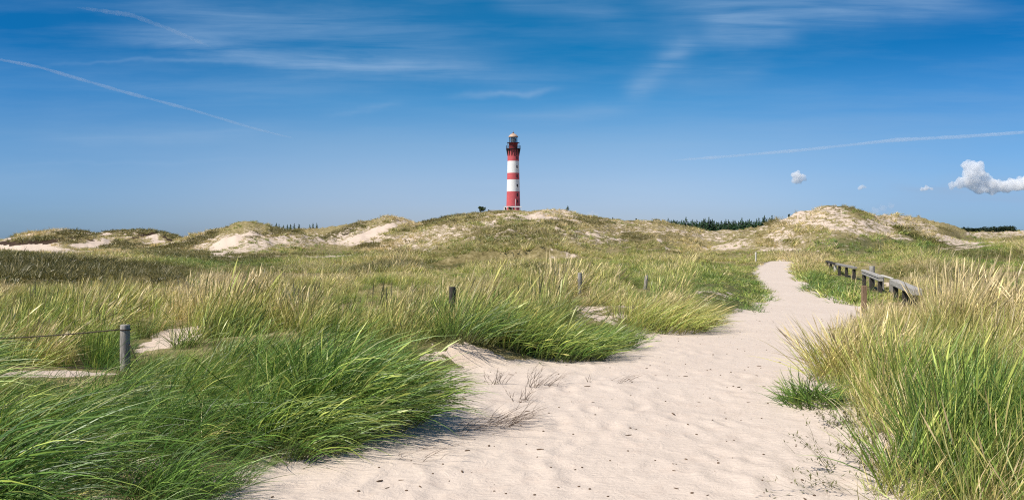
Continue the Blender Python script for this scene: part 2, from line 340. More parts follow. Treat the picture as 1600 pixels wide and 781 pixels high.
def ground_material():
    m, t = mat('dune_ground')
    tc = t.n('ShaderNodeTexCoord'); P = tc.outputs['Object']
    at = t.n('ShaderNodeAttribute', attribute_name='mask'); s = t.n('ShaderNodeSeparateColor', inp={0: at.outputs['Color']})
    at2 = t.n('ShaderNodeAttribute', attribute_name='mask2'); s2 = t.n('ShaderNodeSeparateColor', inp={0: at2.outputs['Color']})
    sand, tone, heath = s.outputs; green, scarp, strength = s2.outputs
    big = t.noise(P, 0.55, 4); mid = t.noise(P, 3.5, 5, 0.65); fin = t.noise(P, 26.0, 4, 0.7); grain = t.noise(P, 240.0, 2, 0.8)
    sc1 = t.mix(big, (0.56, 0.465, 0.39), (0.635, 0.54, 0.46))
    sc1 = t.mix(t.m('MULTIPLY', t.n('ShaderNodeMapRange', inp={0: mid, 1: 0.52, 2: 0.75}).outputs[0], 0.45), sc1, (0.52, 0.41, 0.335))
    sc1 = t.mix(t.n('ShaderNodeMapRange', inp={0: grain, 1: 0.62, 2: 0.74, 4: 0.30}).outputs[0], sc1, (0.30, 0.235, 0.19))
    litter = t.ramp(mid, [(0.28, (0.10, 0.080, 0.034)), (0.5, (0.27, 0.22, 0.10)), (0.75, (0.47, 0.39, 0.23))])
    gcol = t.ramp(fin, [(0.25, (0.035, 0.050, 0.014)), (0.7, (0.11, 0.13, 0.038))])
    litter = t.mix(t.m('MULTIPLY', green, 0.8), litter, gcol)
    hcol = t.ramp(mid, [(0.25, (0.060, 0.048, 0.018)), (0.55, (0.125, 0.105, 0.036)), (0.8, (0.25, 0.20, 0.10))])
    litter = t.mix(heath, litter, hcol)
    edge = t.m('ADD', sand, t.m('MULTIPLY', t.m('SUBTRACT', fin, 0.5), 0.9))
    sf = t.n('ShaderNodeMapRange', interpolation_type='SMOOTHSTEP', inp={0: edge, 1: 0.40, 2: 0.62}).outputs[0]
    clump = t.noise(t.n('ShaderNodeMapping', inp={0: P, 'Scale': (1.0, 1.0, 1.6)}).outputs[0], 1.35, 6, 0.74)
    thr = t.m('SUBTRACT', t.m('SUBTRACT', 0.665, t.m('MULTIPLY', strength, 0.29)), t.n('ShaderNodeMapRange', interpolation_type='SMOOTHSTEP', inp={0: strength, 1: 0.80, 2: 0.98, 3: 0.0, 4: 0.30}).outputs[0])
    pf = t.n('ShaderNodeMapRange', interpolation_type='SMOOTHSTEP', inp={0: t.m('SUBTRACT', clump, thr), 1: -0.008, 2: 0.022}).outputs[0]
    pf = t.m('MULTIPLY', pf, t.n('ShaderNodeMapRange', inp={0: strength, 1: 0.04, 2: 0.12}).outputs[0])
    sf = t.m('MAXIMUM', sf, pf)
    sc1 = t.mix(t.m('MULTIPLY', t.m('SUBTRACT', 1.0, sand), 0.5), sc1, (0.60, 0.465, 0.355))
    col = t.mix(sf, litter, sc1)
    onpath = sand
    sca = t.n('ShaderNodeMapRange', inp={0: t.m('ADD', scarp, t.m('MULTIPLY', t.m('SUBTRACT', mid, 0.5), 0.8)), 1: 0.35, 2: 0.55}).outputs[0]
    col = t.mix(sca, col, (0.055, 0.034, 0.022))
    b = t.n('ShaderNodeBsdfPrincipled', inp={'Base Color': col, 'Roughness': 0.92, 'Specular IOR Level': 0.12})
    rip_map = t.n('ShaderNodeMapping', inp={0: P, 'Rotation': (0, 0, R(25)), 'Scale': (3.0, 9.0, 3.0)}).outputs[0]
    rip = t.noise(rip_map, 1.6, 4, 0.6, dist=0.5)
    hgt = t.m('ADD', t.m('ADD', t.m('MULTIPLY', rip, 0.034), t.m('ADD', t.m('MULTIPLY', fin, 0.012), t.m('MULTIPLY', t.m('ABSOLUTE', t.m('SUBTRACT', t.noise(P, 7.0, 3, 0.6, dist=0.8), 0.5)), 0.05))), t.m('ADD', t.m('MULTIPLY', grain, 0.002), t.m('MULTIPLY', mid, 0.03)))
    hgt = t.m('ADD', hgt, t.m('MULTIPLY', t.m('MULTIPLY', t.m('SUBTRACT', 1.0, onpath), t.m('SUBTRACT', 1.0, pf)), t.m('MULTIPLY', clump, 0.8)))
    bp = t.n('ShaderNodeBump', inp={'Strength': 0.45, 'Distance': 1.0, 'Height': hgt}); t.link(bp.outputs[0], b.inputs['Normal'])
    finish(t, b.outputs[0]); return m

def grass_material(name, tone=None, heath=0.0, dry=None):
    m, t = mat(name)
    uvn = t.n('ShaderNodeUVMap', uv_map='UVMap'); s = t.n('ShaderNodeSeparateXYZ', inp={0: uvn.outputs[0]})
    rnd, tt = s.outputs[0], s.outputs[1]
    if tone is None:
        tn = t.n('ShaderNodeAttribute', attribute_type='INSTANCER', attribute_name='tone').outputs['Fac']
        hn = t.n('ShaderNodeAttribute', attribute_type='INSTANCER', attribute_name='heath').outputs['Fac']
    else:
        tn = t.n('ShaderNodeValue'); tn.outputs[0].default_value = tone; tn = tn.outputs[0]; hn = heath
    e = t.m('ADD', tn, t.m('MULTIPLY', t.m('SUBTRACT', rnd, 0.5), 0.55))
    e = t.m('ADD', e, t.m('MULTIPLY', t.m('SUBTRACT', t.m('POWER', tt, 1.5), 0.35), 0.22))
    col = t.ramp(e, [(0.0, (0.070, 0.150, 0.026)), (0.20, (0.165, 0.285, 0.050)), (0.42, (0.38, 0.455, 0.092)), (0.64, (0.55, 0.50, 0.150)), (0.83, (0.70, 0.56, 0.25)), (1.0, (0.80, 0.63, 0.36))])
    vv = t.m('ADD', 0.52, t.m('MULTIPLY', t.m('POWER', t.m('FRACT', t.m('MULTIPLY', rnd, 7.31)), 1.6), 1.15))
    col = t.mix(1.0, col, t.n('ShaderNodeCombineColor', inp={0: vv, 1: vv, 2: vv}).outputs[0], 'MULTIPLY')
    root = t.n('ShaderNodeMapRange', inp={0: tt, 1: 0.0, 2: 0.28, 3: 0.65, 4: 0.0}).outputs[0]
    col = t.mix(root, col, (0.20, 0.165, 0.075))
    hc = t.ramp(rnd, [(0.0, (0.085, 0.080, 0.018)), (0.6, (0.19, 0.170, 0.046)), (1.0, (0.38, 0.30, 0.13))])
    col = t.mix(hn, col, hc)
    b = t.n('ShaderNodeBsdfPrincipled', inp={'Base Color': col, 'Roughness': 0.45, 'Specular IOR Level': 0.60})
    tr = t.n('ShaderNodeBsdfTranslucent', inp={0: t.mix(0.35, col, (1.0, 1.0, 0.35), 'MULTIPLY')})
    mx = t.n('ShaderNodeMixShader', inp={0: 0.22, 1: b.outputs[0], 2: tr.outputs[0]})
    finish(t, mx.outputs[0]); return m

M_GROUND = ground_material()
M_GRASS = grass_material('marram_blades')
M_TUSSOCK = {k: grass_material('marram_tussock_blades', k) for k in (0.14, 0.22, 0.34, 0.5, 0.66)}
M_WOOD = simple('weathered_grey_wood', (0.33, 0.305, 0.275), 0.85, 0.45, 22.0, bump=0.6)
M_WOOD_DARK = simple('dark_wood', (0.055, 0.048, 0.042), 0.85, 0.3, 22.0, bump=0.6)
M_WOOD_BROWN = simple('brown_wood', (0.25, 0.165, 0.10), 0.85, 0.3, 22.0, bump=0.6)
M_WOOD_WHITE = simple('pale_wood', (0.62, 0.58, 0.52), 0.8, 0.2, 22.0, bump=0.5)
M_WIRE = simple('rusty_dark_wire', (0.05, 0.035, 0.025), 0.7, 0.2, 30.0, bump=0)
M_TWIG = simple('dry_brown_twig', (0.13, 0.085, 0.055), 0.85, 0.3, 8.0, bump=0)

# ------------------------------------------------------------------ ground: one sheet to the horizon
def build_ground():
    s_in = np.linspace(-0.66, 0.66, 560)
    s_l = -0.66 - np.cumsum(np.linspace(0.006, 0.16, 14)); s_r = 0.66 + np.cumsum(np.linspace(0.006, 0.16, 14))
    s = np.concatenate([s_l[::-1], s_in, s_r])
    ys = [-4.0, -2.5, -1.0, 0.0, 1.0, 2.0, 2.8, 3.5]
    y = 4.0
    while y < 2600:
        ys.append(y)
        y += (0.0052 if y < 22 else 0.0085 if y < 90 else 0.007 if y < 210 else 0.012 if y < 520 else 0.08) * (y + 1.5)
    ys = np.array(ys)
    S, Y = np.meshgrid(s, ys)
    X = S * (np.maximum(Y, -4) + 7.0)
    # keep the dense columns on the view's azimuths far off: blends to X = s * Y there
    X = S * (Y + 7.0 * np.exp(-np.maximum(Y, 0) / 18.0))
    Z = height(X.ravel(), Y.ravel()).reshape(X.shape)
    nr, nc = X.shape
    v = np.stack([X, Y, Z], -1).reshape(-1, 3)
    i = np.arange(nr * nc).reshape(nr, nc)
    q = np.stack([i[:-1, :-1], i[:-1, 1:], i[1:, 1:], i[1:, :-1]], -1).reshape(-1, 4)
    me = mesh_np('ground', v, q)
    x_, y_, z_ = v[:, 0], v[:, 1], v[:, 2]
    _, sm_ = sand_amount(x_, y_, z_); sdp = path_sd(x_, y_); sand = np.where(y_ < 26, sstep(-0.75, -0.10, sdp + 0.25 * fbm(x_ * 1.3, y_ * 1.3, 190, 3)), sstep(-0.28, 0.02, sdp)); sm_ = np.maximum(sm_, 0.42 * (y_ < 24) * sstep(0.4, 1.0, -sdp) * (1 - sstep(1.6, 3.2, -sdp))); strength = patch_strength(x_, y_, z_, sm_); tone, heath, green, scarp = fields(x_, y_, z_)
    for nm, chans in (('mask', (sand, np.clip(tone, 0, 1), heath)), ('mask2', (green, scarp, strength))):
        a = me.color_attributes.new(nm, 'FLOAT_COLOR', 'POINT')
        a.data.foreach_set('color', np.stack([*chans, np.ones_like(sand)], -1).astype(np.float32).ravel())
    o = link_mesh('ground', me, M_GROUND, smooth=True)
    tag(o, 'pale sandy path winding between grassy dunes and hills', kind='structure')
    print('ground quads', len(q))
build_ground()

# ------------------------------------------------------------------ grass blades
def blades(n, rad, L, wid, tilt, wind, droop, segs, seed, heads=0.0, spread_az=math.pi, headw=0.012, wind_az=0.0, ell=(1, 1), dome=0.0):
    """n curved blades rooted in a disc; wind bends them towards wind_az, droop lets them sag. UV: (random, height along the blade)"""
    g = np.random.default_rng(seed)
    rr = rad * np.sqrt(g.random(n)); th = g.random(n) * 2 * np.pi
    P = np.stack([rr * np.cos(th) * ell[0], rr * np.sin(th) * ell[1], np.full(n, -0.05) + dome * (1 - (rr / max(rad, 1e-6)) ** 2)], -1)
    az = np.where(g.random(n) < 0.5, th, wind_az + g.normal(0, 1, n) * spread_az * 0.6)
    ti = np.abs(g.normal(0, 1, n)) * tilt * 0.6 + tilt * 0.5
    D = np.stack([np.sin(ti) * np.cos(az), np.sin(ti) * np.sin(az), np.cos(ti)], -1)
    LL = L[0] + (L[1] - L[0]) * g.random(n)
    W = np.array([math.cos(wind_az), math.sin(wind_az), 0])
    wf = wind * (0.5 + g.random(n)); df = droop * (0.4 + 1.2 * g.random(n))
    wa = g.random(n) * 2 * np.pi
    is_head = g.random(n) < heads
    verts = np.zeros((n, segs + 1, 2, 3)); uvs = np.zeros((n, segs + 1, 2, 2)); rnd = g.random(n)
    ds = LL / segs
    for k in range(segs + 1):
        t = k / segs
        side = np.cross(D, np.stack([np.cos(wa), np.sin(wa), 0.3 * np.ones(n)], -1)); side /= np.linalg.norm(side, axis=1)[:, None] + 1e-9
        wv = wid * (1 - t ** 1.6) * (0.75 + 0.5 * rnd) + wid * 0.04
        if heads:
            hw = wid * 0.45 + headw * np.exp(-((t - 0.86) / 0.10) ** 2)
            wv = np.where(is_head, hw * (1 if k < segs else 0.2), wv)
        verts[:, k, 0] = P - side * wv[:, None] / 2; verts[:, k, 1] = P + side * wv[:, None] / 2
        uvs[:, k, :, 0] = np.where(is_head, 0.75 + 0.25 * rnd, rnd * 0.9)[:, None]; uvs[:, k, :, 1] = t
        st = np.where(is_head, 0.5, 1.0)
        D = D + (W[None] * (wf * st)[:, None] + np.array([0, 0, -1.0])[None] * (df * st * (0.3 + 1.6 * t))[:, None]) / segs
        D /= np.linalg.norm(D, axis=1)[:, None]
        P = P + D * ds[:, None]
    b = np.arange(n)[:, None] * (segs + 1) * 2 + np.arange(segs)[None] * 2
    q = np.stack([b, b + 1, b + 3, b + 2], -1).reshape(-1, 4)
    return verts.reshape(-1, 3), q, uvs.reshape(-1, 2)
def merge(parts):
    V, Q, U_ = [], [], []; o = 0
    for v, q, u in parts: V.append(v); Q.append(q + o); U_.append(u); o += len(v)
    return np.concatenate(V), np.concatenate(Q), np.concatenate(U_)
def blade_mesh(name, parts, material):
    v, q, u = merge(parts); me = mesh_np(name, v, q)
    li = np.zeros(len(me.loops), np.int32); me.loops.foreach_get('vertex_index', li)
    uvl = me.uv_layers.new(name='UVMap'); uvl.data.foreach_set('uv', u[li].astype(np.float32).ravel())
    me.materials.append(material); return me
def proto(name, parts): return bpy.data.objects.new(name, blade_mesh(name, parts, M_GRASS))

NV = 6
SETS = {
 'swept': [proto('swept_tuft', [blades(30, 0.18, (0.50, 1.05), 0.0092, 0.62, 1.05, 0.72, 7, 100 + i, spread_az=1.3, wind_az=-0.12), blades(9, 0.16, (0.45, 0.85), 0.0075, 0.9, 0.25, 0.45, 5, 150 + i)]) for i in range(NV)],
 'tall': [proto('tall_tuft', [blades(42, 0.15, (0.40, 0.72), 0.0095, 0.38, 0.62, 0.5, 5, 200 + i, spread_az=1.0, wind_az=0.1), blades(6, 0.12, (0.6, 0.85), 0.005, 0.2, 0.45, 0.25, 6, 250 + i, heads=1.0, headw=0.013)]) for i in range(NV)],
 'seeded': [proto('seeded_tuft', [blades(40, 0.16, (0.40, 0.66), 0.009, 0.32, 0.62, 0.5, 4, 300 + i, spread_az=1.0), blades(11, 0.18, (0.42, 0.90), 0.007, 0.30, 0.55, 0.25, 6, 350 + i, heads=1.0, headw=0.016)]) for i in range(NV)],
 'fine': [proto('fine_tuft', [blades(52, 0.15, (0.36, 0.74), 0.0066, 0.42, 0.40, 0.42, 6, 800 + i, spread_az=1.4, wind_az=0.1), blades(7, 0.12, (0.5, 0.85), 0.0045, 0.3, 0.35, 0.25, 6, 850 + i, heads=1.0, headw=0.009)]) for i in range(NV)],
 'wisp': [proto('wisp_tuft', [blades(9, 0.12, (0.12, 0.42), 0.0075, 0.7, 0.5, 0.5, 5, 700 + i)]) for i in range(NV)],
 'short': [proto('short_tuft', [blades(60, 0.22, (0.10, 0.26), 0.014, 0.7, 0.5, 0.7, 3, 400 + i)]) for i in range(NV)],
 'far': [proto('far_tuft', [blades(34, 0.28, (0.35, 0.66), 0.030, 0.5, 0.6, 0.5, 3, 500 + i)]) for i in range(NV)],
 'cushion': [proto('cushion_tuft', [blades(40, 0.42, (0.16, 0.36), 0.05, 0.8, 0.4, 0.6, 2, 600 + i, dome=0.14)]) for i in range(NV)],
}
def scatter(name, label, pts, rot, scl, tone, heath, protos):
    n = len(pts)
    me = bpy.data.meshes.new(name); me.vertices.add(n); me.vertices.foreach_set('co', np.asarray(pts, np.float32).ravel())
    for nm, typ, key, val in (('rot', 'FLOAT_VECTOR', 'vector', rot), ('scl', 'FLOAT_VECTOR', 'vector', scl), ('tone', 'FLOAT', 'value', tone), ('heath', 'FLOAT', 'value', heath), ('pick', 'INT', 'value', rng.integers(0, len(protos), n))):
        a = me.attributes.new(nm, typ, 'POINT'); a.data.foreach_set(key, np.ascontiguousarray(val, np.int32 if typ == 'INT' else np.float32).ravel())
    o = bpy.data.objects.new(name, me); C.objects.link(o)
    ng = bpy.data.node_groups.new(name, 'GeometryNodeTree')
    ng.interface.new_socket('Geometry', in_out='INPUT', socket_type='NodeSocketGeometry'); ng.interface.new_socket('Geometry', in_out='OUTPUT', socket_type='NodeSocketGeometry')
    N = ng.nodes; Lk = ng.links
    gi = N.new('NodeGroupInput'); go = N.new('NodeGroupOutput'); iop = N.new('GeometryNodeInstanceOnPoints'); jn = N.new('GeometryNodeJoinGeometry')
    for p in reversed(protos):
        oi = N.new('GeometryNodeObjectInfo'); oi.inputs['Object'].default_value = p; oi.inputs['As Instance'].default_value = False
        gti = N.new('GeometryNodeGeometryToInstance'); Lk.new(oi.outputs['Geometry'], gti.inputs[0]); Lk.new(gti.outputs[0], jn.inputs[0])
    def na(nm, t):
        a = N.new('GeometryNodeInputNamedAttribute'); a.data_type = t; a.inputs[0].default_value = nm; return a.outputs[0]
    Lk.new(gi.outputs[0], iop.inputs['Points']); Lk.new(jn.outputs[0], iop.inputs['Instance']); iop.inputs['Pick Instance'].default_value = True
    Lk.new(na('pick', 'INT'), iop.inputs['Instance Index'])
    er = N.new('FunctionNodeEulerToRotation'); Lk.new(na('rot', 'FLOAT_VECTOR'), er.inputs[0]); Lk.new(er.outputs[0], iop.inputs['Rotation'])
    Lk.new(na('scl', 'FLOAT_VECTOR'), iop.inputs['Scale']); Lk.new(iop.outputs[0], go.inputs[0])
    md = o.modifiers.new('scatter', 'NODES'); md.node_group = ng
    tag(o, label, kind='stuff'); print(name, n); return o

def sample(y0, y1, dens, u0=-0.64, u1=0.64):
    area = 0.5 * (u1 - u0) * (y1 ** 2 - y0 ** 2); n = int(area * dens)
    y = np.sqrt(rng.random(n) * (y1 ** 2 - y0 ** 2) + y0 ** 2); x = (u0 + (u1 - u0) * rng.random(n)) * y
    return x, y
TUSS = [ # px, ground py -> tussocks that are things of their own; keep scattered grass off the dry sprigs
]
def lay(name, label, y0, y1, dens, kind, keep, scale, rotj=0.5, u=(-0.64, 0.64), tiltj=0.12):
    if u == (-0.64, 0.64): u = (-1.05, 1.05) if y1 <= 13 else (-0.82, 0.82) if y1 <= 42 else (-0.72, 0.72)      # beyond the frame on both sides
    x, y = sample(y0, y1, dens, *u)
    z = height(x, y, False); sand, smask = sand_amount(x, y, z); tone, heath, green, scarp = fields(x, y, z)
    px = pxof(x, y); py = pyof(y, z); sd = path_sd(x, y)
    p = keep(x, y, px, py, sd, sand, smask, heath, green, scarp)
    k = rng.random(len(x)) < p
    x, y, z, tone, heath, px, py, green = (a[k] for a in (x, y, z, tone, heath, px, py, green))
    n = len(x)
    rot = np.stack([rng.normal(0, tiltj, n), rng.normal(0, tiltj, n), rng.normal(0, rotj, n)], -1)
    cl = fbm(x / (0.35 + 0.06 * y), y / (0.5 + 0.10 * y), 171, 3)                   # tussocky growth: humps and dips
    s = limit(px, py, y, scale(x, y, px, py, green) * (0.72 + 0.5 * rng.random(n)) * np.clip(1.0 + 1.0 * cl, 0.38, 1.4), kind)
    tone = tone + 0.30 * cl * (kind in ('tall', 'fine', 'seeded', 'far'))
    if kind in CELL:
        cc, r1, r2, ox, oy = cells(x, y, CELL[kind] * (1.0 if kind in ('fine', 'swept') else np.interp(np.median(y), [10, 30], [0.9, 1.15])))
        s = s * (np.clip(0.42 + 1.15 * cc, 0, 1.12) * (0.85 + 0.35 * r2)); drop = rng.random(n) < 0.62 * (cc < 0.16)
        s = np.where(drop, 0.0, s)
        tone = tone + (r1 - 0.5) * (0.42 if kind in ('tall', 'seeded') else 0.30)
        heath = np.maximum(heath, (0.42 if kind in ('tall', 'fine') else 0.0) * (r2 > 0.74) * (0.4 + 0.6 * rng.random(n)))
        rot[:, 1] += np.clip(ox, -1, 1) * 0.38; rot[:, 0] += np.clip(-oy, -1, 1) * 0.38; rot[:, 2] += (r1 - 0.5) * 0.9
    okk = s > 0.16
    x, y, z, tone, heath, px, py, green, rot, s = (a[okk] for a in (x, y, z, tone, heath, px, py, green, rot, s)); n = len(x)
    scl = np.stack([s * rng.uniform(0.9, 1.15, n), s * rng.uniform(0.9, 1.15, n), s * rng.uniform(0.85, 1.15, n)], -1)
    tone = np.clip(tone + rng.normal(0, 0.08, n) + (rng.random(n) < 0.06) * 0.45, 0, 1)
    return scatter(name, label, np.stack([x, y, z], -1), rot, scl, tone, np.clip(heath, 0, 1), SETS[kind])

# how high the growth stands: (px from, px to, highest photo row its tips reach, nearest and farthest metres)
TOPS = [(-400, 300, 442, 10, 31), (300, 560, 428, 10, 40), (560, 720, 424, 10, 40), (720, 1060, 410, 10, 48), (1490, 2200, 434, 4, 32), (172, 222, 574, 4, 10.4), (205, 345, 544, 4, 12.2), (-60, 150, 586, 4, 10.6), (-400, 130, 528, 4, 10.5),
        (340, 480, 530, 4, 9.5), (480, 620, 520, 4, 10), (620, 700, 535, 4, 9), (655, 722, 480, 8, 16.4), (868, 922, 462, 10, 21.9), (978, 1022, 450, 12, 25.9), (880, 1010, 506, 8, 17.5), (650, 800, 578, 7, 12), (1250, 1300, 528, 4, 16), (1300, 1345, 500, 4, 18), (1345, 1400, 472, 4, 24), (1375, 1458, 477, 4, 25), (1445, 1500, 452, 4, 30),
        (1284, 1345, 430, 12, 44), (1322, 1366, 488, 8, 20), (1340, 1380, 452, 20, 33), (1345, 1450, 466, 10, 22.2), (1376, 1396, 450, 20, 31), (1170, 1190, 408, 30, 66), (1090, 1104, 414, 20, 51), (1240, 1330, 640, 4, 9), (800, 1100, 560, 4, 12), (1300, 1440, 560, 4, 7.5)]
PH = {'swept': 0.52, 'tall': 0.62, 'seeded': 0.78, 'short': 0.24, 'fine': 0.62, 'wisp': 0.3, 'far': 0.52, 'cushion': 0.36}
def cells(x, y, size):
    """nearest jittered cell centre: (closeness 1 at the centre .. 0 at the rim, random per cell, second random, offset)"""
    gx = np.floor(x / size); gy = np.floor(y / size); best = np.full(x.shape, 1e9); rid = np.zeros(x.shape); rid2 = np.zeros(x.shape); ox = np.zeros(x.shape); oy = np.zeros(x.shape)
    for i in (-1, 0, 1):
        for j in (-1, 0, 1):
            cx = gx + i; cy = gy + j
            qx = (cx + 0.15 + 0.7 * _hash(cx, cy, 501)) * size; qy = (cy + 0.15 + 0.7 * _hash(cx, cy, 502)) * size
            d = np.hypot(x - qx, y - qy) / (size * (0.55 + 0.35 * _hash(cx, cy, 505))); b = d < best
            best = np.where(b, d, best); rid = np.where(b, _hash(cx, cy, 503), rid); rid2 = np.where(b, _hash(cx, cy, 504), rid2); ox = np.where(b, x - qx, ox); oy = np.where(b, y - qy, oy)
    return np.clip(1 - best, 0, 1), rid, rid2, ox, oy
CELL = {'tall': 1.9, 'seeded': 1.9, 'fine': 1.0, 'swept': 1.05}
def limit(px, py, y, s, kind):
    for a, b, top, ya, yb in (TOPS if kind != 'cushion' else ()):
        sel = (px > a) & (px < b) & (y > ya) & (y < yb)
        lim = np.maximum((py - top) * y / F, 0) / PH[kind]
        s = np.where(sel, np.minimum(s, lim), s)
    return s
off = lambda sd, a=0.05, b=0.4: sstep(a, b, -sd)
patchy = lambda x, y, s, lo, hi, sd_=7: sstep(lo, hi, fbm(x / s, y / s, sd_, 3) * 0.5 + 0.5)
low_green = lambda px, py: np.maximum(blob(px, py, [(1145, 460, 75, 46, 12, 1), (1300, 450, 62, 28, 8, 1), (1370, 465, 40, 26, 0, 1)]), 0)
# left foreground: long blades swept by the wind
lay('swept_marram_grass', 'long glossy green marram blades swept to the right in the left foreground', 4.5, 10.6, 44, 'swept',
    lambda x, y, px, py, sd, sand, sm, he, gr, sc_: off(sd) * (px < 800) * (1 - 0.97 * sm) * (0.12 + 0.88 * patchy(x, y, 0.7, 0.36, 0.52)),
    lambda x, y, px, py, gr: np.interp(y, [4, 6, 10], [0.80, 0.85, 0.80]) * np.clip(0.55 + 0.35 * (-path_sd(x, y)), 0.55, 1.0) * (1 - 0.45 * blob(px, py, [(200, 590, 120, 30, 0, 1)])), 0.35)
# right foreground
lay('upright_marram_grass', 'upright straw tinged marram grass on the bank right of the path', 4.5, 13.0, 38, 'fine',
    lambda x, y, px, py, sd, sand, sm, he, gr, sc_: off(sd, 0.0, 0.3) * (px > 1000) * (1 - 0.93 * sm) * (0.3 + 0.7 * patchy(x, y, 0.6, 0.3, 0.5, 8)),
    lambda x, y, px, py, gr: np.clip(0.40 + 0.5 * (-path_sd(x, y)), 0.35, 1.0) * 0.86, 0.6)
lay('meadow_marram_grass', 'green and straw marram grass covering the middle ground on both sides of the path', 10.0, 30.0, 19, 'tall',
    lambda x, y, px, py, sd, sand, sm, he, gr, sc_: off(sd, 0.05, 0.5) * ((px < 1150) | (y > 12.5)) * (1 - 0.97 * sm) * (0.25 + 0.75 * patchy(x, y, 1.6, 0.32, 0.5, 9)) * (1 - low_green(px, py)),
    lambda x, y, px, py, gr: np.clip(0.5 + 0.4 * (-path_sd(x, y)), 0.5, 1.0) * (0.78 + 0.2 * fbm(x / 2, y / 2, 55, 2)), 0.5)
lay('seeding_marram_grass', 'pale seed headed marram grass standing above the green growth', 11.0, 42.0, 6.0, 'seeded',
    lambda x, y, px, py, sd, sand, sm, he, gr, sc_: off(sd, 0.5, 1.2) * (1 - 0.97 * sm) * patchy(x, y, 3.0, 0.40, 0.58, 10) * np.where(px > 1300, 0.55, 1.0) * (1 - low_green(px, py)) * (1 - 0.8 * he) * (1 - blob(px, py, [(1330, 440, 110, 40, 0, 1)])) * (1 - 0.7 * gr),
    lambda x, y, px, py, gr: 0.85 + 0 * x, 0.5)
lay('edge_shoots', 'thin single shoots and dry blades at the sandy path edges', 4.5, 26.0, 7.0, 'wisp',
    lambda x, y, px, py, sd, sand, sm, he, gr, sc_: np.exp(-((sd + 0.15) / 0.28) ** 2) * (0.15 + 0.85 * patchy(x, y, 0.8, 0.42, 0.6, 19)) + 0.35 * (sm > 0.5) * (sd < -.1) * (y < 20),
    lambda x, y, px, py, gr: 0.9 + 0 * x, 0.8)
lay('low_green_growth', 'low vivid green creeping growth along the path edges', 8.0, 62.0, 14, 'short',
    lambda x, y, px, py, sd, sand, sm, he, gr, sc_: off(sd, -0.05, 0.15) * (0.95 * low_green(px, py) + 0.22 * (-sd < 1.0)) * (1 - 0.97 * sm) * (0.25 + 0.75 * patchy(x, y, 0.9, 0.34, 0.52, 12)),
    lambda x, y, px, py, gr: 1.05 + 0.75 * fbm(x / 1.3, y / 2.2, 57, 3), 3.0)
lay('dune_meadow_grass', 'yellow green grass over the flat ground before the dunes', 28.0, 75.0, 5.5, 'far',
    lambda x, y, px, py, sd, sand, sm, he, gr, sc_: off(sd, 0.1, 0.8) * (1 - 0.5 * sand) * (1 - 0.65 * he) * (0.35 + 0.65 * patchy(x, y, 4, 0.35, 0.55, 13)) * (1 - low_green(px, py)),
    lambda x, y, px, py, gr: np.interp(y, [28, 75], [0.62, 0.80]) * (1 - 0.35 * blob(px, py, [(1380, 425, 120, 30, 0, 1)])), 3.0)
lay('hill_marram_grass', 'sparse marram tufts speckling the sandy dune slopes', 64.0, 215.0, 1.15, 'far',
    lambda x, y, px, py, sd, sand, sm, he, gr, sc_: (1 - np.where(sm > 0.85, 0.97, 0.90 * np.clip(sm * 1.35, 0, 1))) * (1 - 0.5 * he) * (0.22 + 0.78 * patchy(x, y, 2.2, 0.40, 0.6, 14)) * (1 - np.clip(sm - 0.85, 0, 0.15) * 5) * (1 - 0.6 * sc_),
    lambda x, y, px, py, gr: 0.95 + 0 * x, 3.0)
lay('far_hill_grass', 'faint tufts on the lighthouse hill', 215.0, 500.0, 0.40, 'far',
    lambda x, y, px, py, sd, sand, sm, he, gr, sc_: (1 - 0.9 * sand) * (0.4 + 0.6 * patchy(x, y, 5, 0.36, 0.6, 15)),
    lambda x, y, px, py, gr: 1.1 + 0 * x, 3.0, u=(-0.16, 0.16))
lay('heath_cushions', 'dark olive crowberry heath in the hollow behind the grass', 27.0, 190.0, 1.9, 'cushion',
    lambda x, y, px, py, sd, sand, sm, he, gr, sc_: off(sd, 0.3, 1.0) * np.clip(he, 0, 1) * (1 - 0.95 * np.clip(sm * 1.4, 0, 1)) * (0.4 + 0.6 * patchy(x, y, 3, 0.35, 0.6, 16)),
    lambda x, y, px, py, gr: np.interp(y, [27, 60, 180], [0.6, 0.9, 1.5]), 3.0)

# ------------------------------------------------------------------ grass tussocks and sprigs that stand out one by one
def at(px, py, z=None):
    """point of the ground seen at a photo pixel"""
    ys = np.exp(np.linspace(math.log(4.5), math.log(90), 1500)); xs = (px - CX) / F * ys
    zz = height(xs, ys, False); pp = pyof(ys, zz)
    i = int(np.argmax(pp <= py)); return float(xs[i]), float(ys[i]), float(zz[i])
def tussock(px, py, label, n, rad, L, tone, wind=0.9, droop=0.6, tilt=0.6, wid=0.0095, heads=0.06, seed=0, dome=0.12, wind_az=-0.1, name='marram_tussock', ell=(1, 1)):
    x, y, z = at(px, py)
    me = blade_mesh(name, [blades(n, rad, L, wid, tilt, wind, droop, 6, 900 + seed, heads=heads, spread_az=1.2, dome=dome, wind_az=wind_az, ell=ell)], M_TUSSOCK[tone])
    o = link_mesh(name, me); o.location = (x, y, z); tag(o, label, 'grass tussock'); return o
tussock(560, 655, 'biggest bushy green marram tussock bulging onto the path, left foreground', 1500, 0.55, (0.45, 0.85), 0.14, 1.1, 0.8, seed=1, dome=0.25)
tussock(470, 690, 'arching green tussock at the foot of the biggest one beside the path edge', 800, 0.45, (0.4, 0.8), 0.22, 1.2, 0.9, seed=2, dome=0.1)
tussock(865, 556, 'rounded green and straw tussock spilling over the sandy cove', 1300, 0.62, (0.45, 0.78), 0.22, 0.95, 0.6, seed=3, ell=(1.2, 0.8))
tussock(800, 540, 'slimmer green tussock behind the sandy cove', 700, 0.45, (0.5, 0.85), 0.34, 0.6, 0.4, seed=4)
